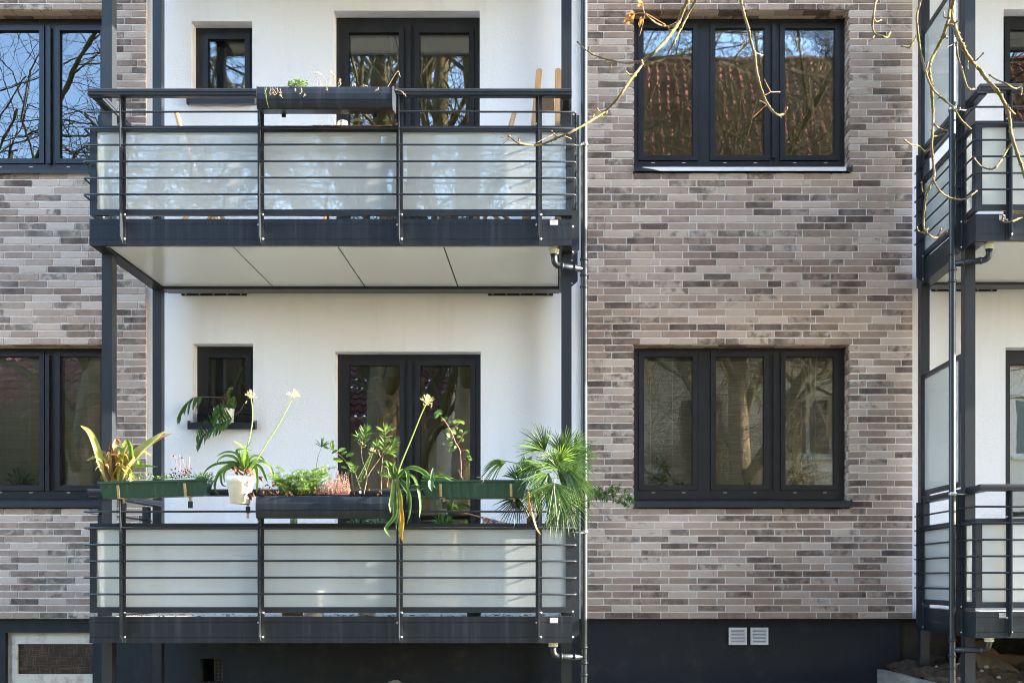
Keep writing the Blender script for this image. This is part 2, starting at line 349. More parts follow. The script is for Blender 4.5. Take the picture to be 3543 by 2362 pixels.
def brick_layout(x0, x1, holes, seed):
    r = random.Random(seed); out = []
    ph = [0.0, .0695]
    for i, (a, b) in enumerate(COURSES):
        zm = (a+b)/2; segs = [(x0, x1)]
        for h in holes:
            if h[2] < zm < h[3]:
                ns = []
                for s in segs:
                    if h[1] <= s[0] or h[0] >= s[1]: ns.append(s); continue
                    if s[0] < h[0]: ns.append((s[0], h[0]))
                    if h[1] < s[1]: ns.append((h[1], s[1]))
                segs = ns
        if r.random() < .09: ph[i % 2] = (ph[i % 2]+.125) % .25
        j = r.uniform(-.004, .004); cuts = []; x = x0-.25+ph[i % 2]+j+.18
        while x < x1:
            cuts.append(x); step = .25+r.uniform(-.0015, .0015)
            if r.random() < .045: step = .125
            x += step
        for s0, s1 in segs:
            cs = [s0]+[c for c in cuts if s0+.055 < c < s1-.055]+[s1]
            for k in range(len(cs)-1):
                g0 = 0 if k == 0 else JT/2; g1 = 0 if k == len(cs)-2 else JT/2
                out.append((cs[k]+g0, cs[k+1]-g1, a+JT/2, b-JT/2))
    return out
WR = [(.635, 2.531, 2.072, 3.509), (.635, 2.531, 5.030, 6.460), (.635, 2.531, 7.95, TOP-.1)]
WL = [(-5.86, -3.96, 2.072, 3.509), (-5.86, -3.96, 5.030, 6.460), (-5.86, -3.96, 7.95, TOP-.1)]
def brick_wall(x0, x1, holes, seed, label, single):
    w = cells(MB(), x0+.0015, x1-.0015, ZA[0]+.002, TOP, .0072, .30, [(h[0]-.012, h[1]+.012, h[2]-.012, h[3]+.012) for h in holes]).build('brick_wall', M['mortar'], BLD)
    w['label'] = label
    lay = brick_layout(x0, x1, holes, seed); field = MB(); var = {}; cnt = 0; r = random.Random(seed+1)
    for (a, b, c, d) in lay:
        if single and single[0] < c and d < single[1] and cnt < 300:
            L = round(b-a, 3); H = round(d-c, 4); key = (round(L/.004), round(H, 3)); lst = var.setdefault(key, [])
            if len(lst) < (8 if .22 < L < .25 else 2):
                m = MB(); brick_geo(m, 0, L, 0, 0, H, r=r); lst.append(m.mesh('brick', M['brick1']))
            o = bpy.data.objects.new('brick', r.choice(lst)); COL.objects.link(o); o.parent = w; o.location = (a, 0, c); cnt += 1
        else: brick_geo(field, a, b, 0, c, d, r=r)
    for h in holes:                                  # brick returns in the reveals and on the head
        for (a, b) in COURSES:
            if not h[2] < (a+b)/2 < h[3]: continue
            k = r.random() < .5
            for xs in ((h[1], 1), (h[0], -1)):
                for (ya, yb) in (((.018, .075), (.085, .17)) if int(a*100) % 2 else ((.018, .115), (.125, .17))):
                    field.box(min(xs[0], xs[0]+xs[1]*.014), max(xs[0], xs[0]+xs[1]*.014), ya, yb, a+JT/2+r.uniform(-.001,.001), b-JT/2+r.uniform(-.001,.001))
        for (ya, yb, ph) in ((.018, .105, 0), (.115, .17, .12)):
            x = h[0]+.004-ph
            while x < h[1]:
                xa, xb = max(x, h[0]+.016), min(x+.238, h[1]-.016)
                if xb-xa > .02: field.box(xa, xb, ya, yb, h[3]+r.uniform(-.001,.001), h[3]+.011)
                x += .25
    fo = field.build('brick', M['brickN'], w); fo['kind'] = 'stuff'; fo['label'] = 'the remaining bricks of the wall'
    return w
brick_wall(.19, 3.091, WR, 11, 'taupe brick wall between the two balcony stacks', (3.47, 5.06))
brick_wall(-6.55, -3.68, WL, 23, 'taupe brick wall at the left edge', None)

# white rendered balcony bays
SY = .042
SH = [(-3.286, -2.746, 5.66, 6.382), (-3.286+.012, -2.746+.006, 2.80, 3.527), (-2.026, -.730, 4.11, 6.476), (-2.014, -.722, 1.13, 3.456), (-2.026, -.730, 7.1, 9.2)]
RH = [(3.911, 5.21, 4.147, 6.488), (3.929, 5.228, 1.167, 3.494)]
sl = cells(MB(), -3.679, .189, ZA[0], TOP, SY, .30, SH).build('rendered_wall', M['stucco'], BLD); sl['label'] = 'white roughcast wall behind the left balconies'
sr = cells(MB(), 3.092, 7.5, ZA[0], TOP, SY, .30, RH).build('rendered_wall', M['stucco'], BLD); sr['label'] = 'white roughcast wall behind the right balconies'
sun_block = MB().box(7.5, 12.5, -1.3, .30, .2, TOP).build('sun_blocker', M['stucco'], BLD)  # unseen block added to keep the low sun off the facade
rf = MB().prism([(-.75, TOP), (.3, TOP+.002), (5, TOP+4.0), (5, TOP+4.2), (-.80, TOP+.14)], -7.5, 13, 'x').build('roof', M['tile'], BLD)
MB().box(-6.55, 12.5, .32, 5, TOP-.15, TOP-.05).build('attic_floor', M['room'], BLD)
# plinth with the cellar window and the little air hole
PH = [(-4.94, -4.167, .43, .970), (-3.211, -3.008, .535, .740)]
pl = cells(MB(), -6.55, 3.0, -.3, ZA[0]-.003, .055, .30, PH).build('plinth', M['plinth'], BLD); pl['label'] = 'dark anthracite plinth under the brick and render'
MB().box(3.0, 7.5, -.3, ZA[0]-.003, .30, 1).v
pr = MB().box(3.002, 7.5, .085, .30, -.3, ZA[0]-.003).build('plinth', M['rough_wall'], BLD); pr['label'] = 'raw stained cellar wall under the right balcony'
MB().box(2.96, 3.002, .0551, .30, -.3, ZA[0]-.004)
cw = sub('cellar_window', BLD, 'old white cellar window with wired brown glass')
cells(MB(), -4.938, -4.169, .432, .968, .10, .16, [(-4.86, -4.12, .57, .895)]).build('frame', M['white_paint'], cw)
cells(MB(), -4.895, -4.14, .50, .938, .085, .12, [(-4.845, -4.10, .60, .868)]).build('sash', M['white_paint'], cw)
MB().box(-4.855, -4.10, .105, .118, .59, .88).build('pane', M['wired'], cw)
MB().prism([(.02, .40), (.16, .43), (.16, .52), (.09, .515), (.02, .47)], -4.935, -4.17, 'x').build('sill', M['white_paint'], cw)
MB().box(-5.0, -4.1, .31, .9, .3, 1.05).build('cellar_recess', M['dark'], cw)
ah = sub('air_hole', BLD, 'small square air hole with wire mesh in the dark plinth')
MB().box(-3.25, -2.97, .302, .34, .5, .8).build('hole_back', M['dark'], ah)
mb = MB()
for i in range(9): mb.box(-3.105+i*.0122, -3.1005+i*.0122, .115, .119, .537, .738)
for i in range(17): mb.box(-3.108, -3.009, .1195, .1225, .540+i*.0123, .5445+i*.0123)
mb.build('wire_mesh', pbr('rusty_mesh', (.16,.14,.10), .6), ah)

# rooms behind the windows
def room(x0, x1, z0, z1):
    m = MB(); y0, y1 = .302, 3.4
    m.add([(x0,y0,z0),(x1,y0,z0),(x1,y1,z0),(x0,y1,z0),(x0,y0,z1),(x1,y0,z1),(x1,y1,z1),(x0,y1,z1)], [(3,7,6,2),(0,4,7,3),(1,2,6,5),(4,5,6,7)])
    o = m.build('room', M['room'], BLD); MB().box(x0, x1, y0, y1, z0-.02, z0+.004).build('room_floor', M['room_floor'], BLD); return o
for zz in (1.17, 4.15):
    for a, b in ((-6.5, -3.75), (-3.6, .12), (.26, 3.02), (3.2, 7.2)): room(a, b, zz, zz+2.62)

def window(label, op, y, glass, zg, zf0, glassm='glass', cover=None, ext=True, name='window', sw=.047):
    x0, x1, z0, z1 = op; w = sub(name, BLD, label); d = DW+y+.02
    gs = [(uX(a, d), uX(b, d)) for a, b in glass]; g0, g1 = vZ(zg[1], d), vZ(zg[0], d)
    sh = [(max(a-sw, x0+.018), min(b+sw, x1-.018), max(g0-sw, zf0+.02), min(g1+sw, z1-.018)) for a, b in gs]
    cells(MB(), x0-.003, x1+.003, zf0, z1+.003, y, y+.075, sh).build('frame', M['frame'], w)
    for (a, b), s in zip(gs, sh):
        so = cells(MB(), s[0]+.0025, s[1]-.0025, s[2]+.0025, s[3]-.0025, y-.014, y+.055, [(a, b, g0, g1)]).build('sash', M['frame'], w)
        cells(MB(), a-.004, b+.004, g0-.004, g1+.004, y+.012, y+.016, [(a+.005, b-.005, g0+.005, g1-.005)]).build('gasket', M['gasket'], w)
        MB().box(a-.006, b+.006, y+.0165, y+.040, g0-.006, g1+.006).build('pane', M[glassm], w)
    if cover:
        for cx, top, bot in cover: MB().box(cx-.018, cx+.018, y-.031, y-.0145, bot, top).build('cover_strip', M['frame'], w)
    if ext:
        for a, b in gs:
            for t in (.2, .82):
                x = a+(b-a)*t; MB().box(x-.016, x+.016, y-.0015, y+.002, zf0+.055, zf0+.062).build('drain_slot', M['collar'], w)
    return w, gs, (g0, g1)
def sill(w, x0, x1, yf, yb, zt, zb, m, ends=True):
    MB().prism([(yf, zb), (yf+.004, zb), (yf+.004, zt-.006), (yb, zt+.026), (yb, zt+.030), (yf, zt)], x0, x1, 'x').build('sill', m, w)
    if ends:
        for a, b in ((x0-.009, x0-.0005), (x1+.0005, x1+.009)):
            MB().prism([(yf-.004, zb-.003), (yb, zb+.02), (yb, zt+.046), (yf-.004, zt+.016)], a, b, 'x').build('sill_end_cap', M['metal'], w)
GR = [(2224.6, 2396), (2473, 2643), (2713.4, 2886)]; GR2 = [(2226.5, 2395), (2474.5, 2641.7), (2715.6, 2882.8)]
GL = [(-292, -110), (-30, 141), (212, 352)]
w_ru, gru, zru = window('upper three-part window in the right brick wall with pale film on its sill', WR[1], .165, GR, (102.6, 542), 5.112, cover=[(uX(2678, 10.85), 6.40, 5.205)])
sill(w_ru, .645, 2.545, -.035, .166, 5.066, 5.030, M['metal'])
MB().prism([(0, 0), (0, .038), (.012, .034)], 0, 1.86, 'x').v
fm = MB(); fm.add([(.70,-.037,5.062),(.80,-.0372,5.046),(.86,-.0374,5.031),(2.50,-.0374,5.031),(2.50,-.0374,5.0655),(.72,-.0374,5.0655),
                   (.70,-.0362,5.062),(.80,-.0362,5.046),(.86,-.0362,5.031),(2.50,-.0362,5.031),(2.50,-.0362,5.0655),(.72,-.0362,5.0655)],
                  [(0,1,2,3,4,5),(11,10,9,8,7,6)]+[(i,(i+1)%6,(i+1)%6+6,i+6) for i in range(6)]); fm.build('protective_film', M['foil'], w_ru)
w_rl, grl, zrl = window('lower three-part window in the right brick wall with drawn woven blinds', WR[0], .165, GR2, (1235, 1679), 2.160, 'glass_blind', cover=[(uX(2682, 10.85), 3.45, 2.245)])
sill(w_rl, .645, 2.545, -.035, .166, 2.128, 2.074, M['metal'])
w_lu, glu, zlu = window('upper window in the left brick wall reflecting sky', WL[1], .165, GL, (111, 553), 5.075, cover=[(uX(170, 10.85), 6.38, 5.155)])
sill(w_lu, -5.85, -3.95, -.035, .166, 5.040, 5.012, M['metal'])
w_ll, gll, zll = window('lower window in the left brick wall with beige blinds', WL[0], .165, GL, (1234, 1680), 2.160, 'glass_blind', cover=[(uX(165, 10.85), 3.45, 2.235)])
sill(w_ll, -5.85, -3.95, -.035, .166, 2.128, 2.074, M['metal'])
w_su, *_ = window('small upper window in the white wall behind the left balcony', SH[0], .177, [(723, 850)], (141.6, 311), 5.69, 'glass_calm', ext=False)
sill(w_su, -3.305, -2.725, -.008, .178, 5.695, 5.635, M['metal'])
w_sl, gsl, zsl = window('small lower window behind the potted fern', SH[1], .177, [(725, 854)], (1239.7, 1414), 2.83, 'glass_calm', ext=False)
sill(w_sl, -3.295, -2.715, -.008, .178, 2.822, 2.765, M['metal'])
d_u, gdu, zdu = window('upper glazed double balcony door on the left', SH[2], .177, [(1208.7, 1381.7), (1452.5, 1624.7)], (118.6, 1085), 4.13, 'glass', name='balcony_door', ext=False, cover=[(uX(1414, 10.85), 6.40, 4.2)])
d_l, gdl, zdl = window('lower glazed double balcony door behind the plants', SH[3], .177, [(1209.6, 1384.5), (1455, 1629)], (1265, 2065), 1.15, 'glass', name='balcony_door', ext=False, cover=[(uX(1418, 10.85), 3.40, 1.25)])
MB().box(uX(1437, 10.85), uX(1447, 10.85), .105, .16, vZ(1665, 10.8), vZ(1625, 10.8)).build('handle', M['frame'], d_l)
d_ru, gdru, zdru = window('upper glazed balcony door at the right edge', RH[0], .177, [(3490, 3690), (3760, 3930)], (108, 1085), 4.16, 'glass', name='balcony_door', ext=False)
d_rl, gdrl, zdrl = window('lower balcony door at the right edge with white slatted blind', RH[1], .177, [(3490, 3690), (3760, 3930)], (1262, 2065), 1.18, 'glass', name='balcony_door', ext=False)
# blinds behind panes
def slats(w, gs, zr, y, m, pitch, tilt, name='blind', frac=1.0, cord=True):
    for a, b in gs:
        mb = MB(); n = int((zr[1]-zr[0])*frac/pitch)
        for i in range(n):
            z = zr[1]-.01-i*pitch; mb.add([(a-.03,y,z),(b+.03,y,z),(b+.03,y+tilt,z-pitch*.93),(a-.03,y+tilt,z-pitch*.93)], [(0,1,2,3)])
        mb.build(name, m, w)
        if cord:
            for t in (.16, .62): x = a+(b-a)*t; MB().tube([(x,y-.006,zr[1]), (x+.006,y-.006,zr[0]+.03)], .0014, 4).build('cord', M['slat_white'], w)
slats(w_rl, grl, zrl, .34, M['bamboo'], .013, .004); slats(w_ll, gll[1:], zll, .34, M['blind'], .016, .004)
slats(d_rl, gdrl[:1], zdrl, .29, M['slat_white'], .024, .012, frac=.97, cord=False)
MB().box(gsl[0][0]-.03, gsl[0][1]+.03, .25, .256, zsl[0]-.02, zsl[1]+.02).build('roller_blind', pbr('dark_roller', (.10,.095,.09), .8), w_sl)
MB().box(uX(723,10.9), uX(850,10.9), .27, .276, 5.6, 6.25).build('roller_blind', pbr('grey_roller', (.12,.13,.13), .8), w_su)
def curtain(x0, x1, z0, z1, y, label, amp=.025, waves=5):
    mb = MB(); n = 40
    for i in range(n+1):
        t = i/n; x = x0+(x1-x0)*t; yy = y+amp*math.sin(t*waves*2*math.pi)+.008*math.sin(t*17); mb.v += [(x, yy, z0), (x, yy, z1)]
    mb.f = [(2*i, 2*i+2, 2*i+3, 2*i+1) for i in range(n)]
    return tag(mb.build('curtain', M['curtain'], None, True), label, 'curtain')
curtain(gll[2][0]-.03, gll[2][0]+.14, 2.1, 3.6, .46, 'white curtain hanging behind the lower left window')
curtain(grl[2][0]+.17, grl[2][0]+.30, 2.1, 3.6, .31, 'narrow white curtain in the right pane of the lower right window', .012, 3)
curtain(gdu[0][1]-.16, gdu[0][1]+.05, 4.2, 6.55, .42, 'white curtain behind the upper left balcony door')

# ------------------------------------------------------------------ steel balconies
RODZ = [.784, .662, .538, .415, .292, .169]; STX = [.250, 1.285, 2.324, 3.366]; BW = 3.614; YF = -1.62
def bolt(mb, c, r=.0068, ax=(0,-1,0)): mb.lathe([(r*1.5, 0), (r*1.5, .002), (r, .0025), (r*.9, .006), (r*.5, .008), (.0001, .0085)], c, 8, ax)
def balcony(X0, zt, zpost, label, full=True, screen=False, text=False):
    B = thing('balcony', label, 'balcony'); X1 = X0+BW; zb = zt-.197
    mt, fa = M['metal'], M['fascia']
    g1, g2 = zt-.041, zt-.153
    MB().prism([(YF, zb), (YF, g2-.002), (YF+.003, g2-.001), (YF+.003, g2+.001), (YF, g2+.002), (YF, g1-.002), (YF+.003, g1-.001), (YF+.003, g1+.001), (YF, g1+.002), (YF, zt), (YF+.055, zt), (YF+.055, zb+.004), (YF+.03, zb+.002)][::-1],
               X0, X1, 'x').build('fascia', fa, B)
    for a, b in ((X0+.001, X0+.10), (X1-.10, X1-.001)): MB().box(a, b, YF+.0555, -.10, zb+.001, zt-.001).build('side_beam', fa, B)
    MB().box(X0+.1005, X1-.1005, YF+.056, .04, zt-.07, zt-.006).build('floor_slab', M['floor'], B)
    MB().box(X0+.1005, X1-.1005, YF+.056, -.1005, zt-.09, zt-.0705).build('soffit_backing', M['dark'], B)
    js = [X0+.102, X0+1.047, X0+1.841, X0+2.643, X1-.102]
    for a, b in zip(js[:-1], js[1:]): MB().box(a+.005, b-.005, YF+.057, -.27, zb+.018, zb+.026).build('soffit_panel', M['soffit'], B)
    MB().box(X0+.1005, X1-.1005, YF+.0555, YF+.075, zb+.006, zb+.030).build('edge_trim', M['floor'], B)
    MB().box(X0+.1005, X1-.1005, -.265, -.105, zb-.006, zt-.071).build('ledger_beam', mt, B)
    for bx in (uX(593, 10.45)+3.541, uX(1682, 10.45)+3.541):
        br = MB().box(X0+bx, X0+bx+.575, .022, .0415, zb+.008, zb+.05).box(X0+bx, X0+bx+.575, -.10, .0215, zb+.036, zb+.05).build('wall_bracket', mt, B)
        for i in range(5):
            q = MB(); bolt(q, (X0+bx+.04+i*.122, .0215, zb+.020), .006); q.build('bolt', M['brass'], br, True)
    for px in (X0, X1-.08):
        MB().box(px+.0005, px+.0795, -1.38, -1.28, zpost, zb+.0005).build('post', mt, B); MB().box(px+.0005, px+.0785, -.224, -.144, zpost, zb+.0005).build('post', mt, B)
    if not full: return B
    # rail
    prof = [(-1.685, .905), (-1.685, .922), (-1.692, .926), (-1.692, .942), (-1.684, .950), (-1.612, .950), (-1.606, .943), (-1.606, .926), (-1.612, .922), (-1.612, .905), (-1.628, .899), (-1.670, .899)]
    MB().prism([(y, zt+z) for y, z in prof][::-1], X0+.012, X1-.002, 'x').build('handrail', mt, B)
    for s, xe in ((1, X0), (-1, X1)):
        pr2 = [(xe+s*(y+1.692+.012 if s > 0 else y+1.692+.002), zt+z-.001) for y, z in prof]
        MB().prism(pr2 if s < 0 else pr2[::-1], -1.6055, -.226, 'y').build('handrail', mt, B)
    for i, rz in enumerate(RODZ):
        z = zt+rz; e = .030; dr = rnd.uniform(-.004, .004) if X0 < 0 else 0
        pts = [(X0-e, -.16, z), (X0-e, -1.56, z), (X0-e+.004, -1.652, z-.001), (X0-e+.012, -1.664, z), (X0+.25, -1.6645, z+dr*.3), (X0+1.8, -1.665, z+.002), (X1-.25, -1.6645, z), (X1+e-.012, -1.664, z+dr), (X1+e-.004, -1.652, z+dr), (X1+e, -1.56, z), (X1+e, -.16, z)]
        MB().tube(pts, .0078, 8).build('rod', mt, B, True)
    def stanchion(x, side=None):
        zt2 = zt+.899
        if side is None:
            st = MB(); st.box(x-.024, x+.024, YF-.0075, YF-.0015, zb+.003, zt2); st.prism([(YF-.007, zb+.006), (YF-.062, zb+.052), (YF-.062, zt2), (YF-.007, zt2)], x-.0035, x+.0035, 'x')
            o = st.build('stanchion', mt, B)
            for bx, bz in ((.014, zb+.045), (-.014, zt-.045), (.014, zt+.03), (-.014, zt+.71)):
                q = MB(); bolt(q, (x+bx, YF-.0078, bz)); q.build('bolt', M['steel'], o, True)
        else:
            xe, s = side; st = MB(); st.box(min(xe-s*.0015, xe-s*.0075), max(xe-s*.0015, xe-s*.0075), x-.04, x+.04, zb+.003, zt2)
            st.prism([(xe-s*.007, zb+.006), (xe-s*.060, zb+.052), (xe-s*.060, zt2), (xe-s*.007, zt2)][::int(s)], x-.0035, x+.0035, 'y')
            o = st.build('stanchion', mt, B)
            for by, bz in ((-.02, zb+.03), (-.02, zt+.03), (.02, zt-.03)):
                q = MB(); bolt(q, (xe-s*.0078, x+by, bz), ax=(-s, 0, 0)); q.build('bolt', M['steel'], o, True)
    for sx in STX: stanchion(X0+sx)
    for s, xe in ((1, X0), (-1, X1)):
        for y in (-1.30, -.30): stanchion(y, (xe, s))
    # frosted infill panels
    fr = MB(); cells(fr, X0+.001, X1-.001, zt+.029, zt+.699, -1.617, -1.585, [(X0+.050, X1-.046, zt+.072, zt+.653)]); fr.build('panel_frame', mt, B)
    xs = [X0+.046]+[X0+s for s in STX]+[X1-.042]
    for a, b in zip(xs[:-1], xs[1:]): MB().box(a+.001, b-.001, -1.604, -1.596, zt+.068, zt+.657).build('glass_pane', M['frost'], B)
    for s, xe in ((1, X0), (-1, X1)):
        a, b = sorted((xe+s*.001, xe+s*.031)); fr = MB(); cells(fr, -1.582, -.23, zt+.03, zt+.698, a, b, [(-1.535, -.275, zt+.072, zt+.653)])
        fr.v = [(y, x, z) for x, y, z in fr.v]; fr.f = [f[::-1] for f in fr.f]; fr.build('panel_frame', mt, B)
        a, b = sorted((xe+s*.012, xe+s*.020)); MB().box(a, b, -1.54, -.27, zt+.068, zt+.657).build('glass_pane', M['frost'], B)
    if screen:
        z0, z1 = zt+.969, zt+2.010; fr = MB(); cells(fr, -1.185, -.125, z0, z1, X0+.025, X0+.055, [(-1.145, -.165, z0+.04, z1-.04)])
        fr.v = [(y, x, z) for x, y, z in fr.v]; fr.f = [f[::-1] for f in fr.f]; fr.build('screen_frame', mt, B)
        MB().box(X0+.036, X0+.044, -1.15, -.16, z0+.036, z1-.036).build('screen_pane', M['frost'], B)
    sx = X1-.165 if X0 < 0 else X0+.175
    st = MB().box(sx, sx+.061, YF-.0012, YF-.0001, zt-.048, zt-.008).build('sticker', M['sticker'], B)
    MB().box(sx, sx+.061, YF-.0016, YF-.00125, zt-.048, zt-.041).build('sticker_strip', M['sticker_lo'], st)
    ck = MB().add([(sx+.024,YF-.0019,zt-.019),(sx+.029,YF-.0019,zt-.0245),(sx+.046,YF-.0019,zt-.012),(sx+.0455,YF-.0019,zt-.0165),(sx+.029,YF-.0019,zt-.030),(sx+.024,YF-.0019,zt-.0235)], [(0,5,4,1),(1,4,3,2)]); ck.build('check_mark', M['orange'], st)
    cu = bpy.data.curves.new('lettering', 'FONT'); cu.body = 'stabirahl'; cu.size = .0135; cu.space_character = 1.1; cu.align_x = 'CENTER'
    to = bpy.data.objects.new('lettering', cu); COL.objects.link(to); me = bpy.data.meshes.new_from_object(to.evaluated_get(bpy.context.evaluated_depsgraph_get())); bpy.data.objects.remove(to)
    me.materials.clear(); me.materials.append(M['sticker_txt']); t2 = bpy.data.objects.new('lettering', me); COL.objects.link(t2); t2.parent = st
    t2.location = (sx+.0305, YF-.002, zt-.0395); t2.rotation_euler = (math.radians(90), 0, 0)
    return B
XL, XR, RZ = -3.541, 3.098, .037; ST = 2.976
balcony(XL, 4.140, 1.158, 'upper left balcony with wooden furniture and one dark planter on its rail')
balcony(XL, 4.140-ST, .2, 'lower left balcony with its rail crowded by potted plants')
balcony(XL, 4.140+ST, 4.135, 'balcony overhead at top left, only its steel posts in view', full=False)
balcony(XR, 4.140+RZ, 1.195, 'upper right balcony at the edge behind the hanging twigs', screen=True)
balcony(XR, 4.140-ST+RZ, .2, 'lower right balcony at the edge above the brown tarpaulin', screen=True)
balcony(XR, 4.140+ST+RZ, 4.172, 'balcony overhead at top right, only its steel posts in view', full=False)

# ------------------------------------------------------------------ downpipes
def elbow(p0, p1, p2, r=.06, n=6):
    p0, p1, p2 = map(Vector, (p0, p1, p2)); a = p1+(p0-p1).normalized()*r; b = p1+(p2-p1).normalized()*r
    return [p0]+[a*(1-t)**2+p1*2*t*(1-t)+b*t*t for t in [i/n for i in range(n+1)]]+[p2]
def downpipe(x, y, outs, clamps, label):
    D_ = thing('downpipe', label, 'drain pipe'); R = .0262
    MB().tube([(x,y,-.1),(x,y,9)], R, 18, False).build('pipe', M['pipe'], D_, True)
    for z in clamps:
        c = MB().lathe([(R+.001,-.013),(R+.005,-.013),(R+.005,.013),(R+.001,.013)], (x,y,z), 18); c.box(x-.008,x+.022,y-R-.016,y-R-.004,z-.009,z+.009); c.tube([(x+.0,y,z),(x+(-.09 if x < 1 else .11),y+.02,z)], .005, 6); c.build('clamp', M['steel'], D_, True)
    for (ox, zf, zin, zpipe, dy) in outs:
        MB().lathe([(.035,.012),(.040,.0),(.040,-.010),(.034,-.012),(.034,-.020),(.037,-.022),(.037,-.030),(.030,-.034)], (ox, y+dy, zf), 18).build('outlet_collar', M['collar'], D_, True)
        pts = elbow((ox, y+dy, zf-.03), (ox, y+dy, zin), (x, y, zpipe), .05); MB().tube(pts, .0235, 14).build('branch_pipe', M['pipe'], D_, True)
        dv = (Vector((x,y,zpipe))-Vector((ox,y+dy,zin))).normalized(); L = (Vector((x,y,zpipe))-Vector((ox,y+dy,zin))).length
        rings = []
        for c, ax in (((ox,y+dy,zf-.036), Vector((0,0,1))), (Vector((ox,y+dy,zin))+dv*.062, dv), (Vector((ox,y+dy,zin))+dv*(L-.075), dv)):
            rings.append(MB().lathe([(.024,-.008),(.0285,-.007),(.0285,.007),(.024,.008)], c, 16, ax))
        for z in (zpipe+.075, zpipe-.045, zpipe-.135): rings.append(MB().lathe([(R,-.010),(R+.006,-.008),(R+.006,.008),(R,.010)], (x,y,z), 18))
        for rg in rings: rg.build('coupling', M['pipe'], D_, True)
PY = -1.45; dP = DW+PY
downpipe(uX(2021, dP), PY, [(uX(1917, 9.2), 3.943, vZ(918, 9.2), vZ(932, dP), -.05), (uX(1914, 9.2), .967, vZ(2270, 9.2), vZ(2272, dP), -.05)], [vZ(501, dP), vZ(1840, dP)], 'anthracite downpipe beside the right end of the left balconies')
downpipe(uX(3295, dP), PY, [(uX(3422, 9.2), 3.980, vZ(898, 9.2), vZ(914, dP), -.05), (uX(3422, 9.2), 1.004, vZ(2247, 9.2), vZ(2247, dP), -.05)], [vZ(378, dP), vZ(1708, dP)], 'anthracite downpipe in front of the right balconies screen')
# vent grilles on the plinth
for u0, u1, lab in ((2521, 2583.5, 'left of the two small white louvred vent covers'), (2596.5, 2657.5, 'right of the two small white louvred vent covers')):
    d = DW+.05; x0, x1, z0, z1 = uX(u0, d), uX(u1, d), vZ(2229, d), vZ(2169.6, d); V = thing('vent_cover', lab, 'vent', 'vent covers on the plinth')
    V['group'] = 'vent covers on the plinth'
    cells(MB(), x0, x1, z0, z1, .034, .0545, [(x0+.02, x1-.02, z0+.018, z1-.02)]).build('rim', M['white_plastic'], V)
    for i in range(9):
        z = z0+.022+i*(z1-z0-.045)/8.6; MB().add([(x0+.0205,.037,z),(x1-.0205,.037,z),(x1-.0205,.043,z+.0072),(x0+.0205,.043,z+.0072),(x0+.0205,.039,z-.002),(x1-.0205,.039,z-.002)], [(0,1,2,3),(4,5,1,0)]).build('louvre', M['white_plastic'], V)
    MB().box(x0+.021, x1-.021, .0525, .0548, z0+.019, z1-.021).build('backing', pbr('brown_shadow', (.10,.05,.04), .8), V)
# ------------------------------------------------------------------ ground
def gz(x, y): return .42 if y > -2 else max(0, .42*(1-(-2-y)/6))
gys = [-160, -60, -30, -20, -14, -10, -8, -6, -4, -2.01, -1, 60]; gm = MB()
for y in gys:
    for x in (-160, -40, -15, 0, 15, 40, 160): gm.v.append((x, y, gz(x, y)))
for j in range(len(gys)-1):
    for i in range(6): gm.f.append((j*7+i, j*7+i+1, (j+1)*7+i+1, (j+1)*7+i))
g = gm.build('ground', M['lawn']); g['kind'] = 'structure'; g['label'] = 'leaf-strewn lawn in front of the building'
from mathutils import noise as mno
def fbm(x, y, s, o=4):
    return sum(mno.noise(Vector((x*s*2**k, y*s*2**k, 3.1*k)))/2**k for k in range(o))
sm = MB(); nx, ny = 90, 40
for j in range(ny+1):
    for i in range(nx+1):
        x = 2.86+3.7*i/nx; y = -1.75+1.84*j/ny
        z = .50+.22*(j/ny)**.6+.10*fbm(x, y, 1.6)+.035*fbm(x+9, y, 7)-.5*max(0, .12-j/ny)*3
        sm.v.append((x, y, z))
for j in range(ny):
    for i in range(nx): sm.f.append((j*(nx+1)+i, j*(nx+1)+i+1, (j+1)*(nx+1)+i+1, (j+1)*(nx+1)+i))
so = sm.build('soil', M['soil']); so['kind'] = 'structure'; so['label'] = 'heap of dug soil under the right balcony'
mb = MB()
for i in range(40):
    x, y = rnd.uniform(3.1, 4.6), rnd.uniform(-1.0, -.02); mb.ball((x, y, .52+.22*((y+1.75)/1.84)**.6+.10*fbm(x, y, 1.6)), rnd.uniform(.010, .030), 7, (1, .8, .7))
rb_ = mb.build('rubble', M['stone']); rb_['kind'] = 'stuff'; rb_['label'] = 'small rubble stones on the soil under the right balcony'
# tarpaulin, crumpled over the soil
tm = MB(); n1, n2 = 70, 46
for j in range(n2+1):
    for i in range(n1+1):
        s, t = i/n1, j/n2; x = 3.30+1.5*s; y = -1.15+.98*t
        z = .56+.30*math.exp(-((s-.18)/.13)**2-((t-.75)/.35)**2)+.36*math.exp(-((s-.62)/.28)**2-((t-.85)/.4)**2)
        z += .11*(1-abs(fbm(x*1.3+y*.8, y-x*.6, 2.0, 2)))**2*(.4+.6*t)+.05*abs(fbm(x*2.6-y, y*2+x, 2.2, 2))-.06
        y += .13*fbm(x, y+4, 2.4, 2); x += .12*fbm(x+7, y, 2.4, 2)
        if t > .9: z -= .9*(t-.9)
        tm.v.append((x, y, z))
for j in range(n2):
    for i in range(n1): tm.f.append((j*(n1+1)+i, j*(n1+1)+i+1, (j+1)*(n1+1)+i+1, (j+1)*(n1+1)+i))
tag(tm.build('tarpaulin', M['tarp'], None, True), 'crumpled brown tarpaulin lying on soil under the right balcony', 'tarpaulin')
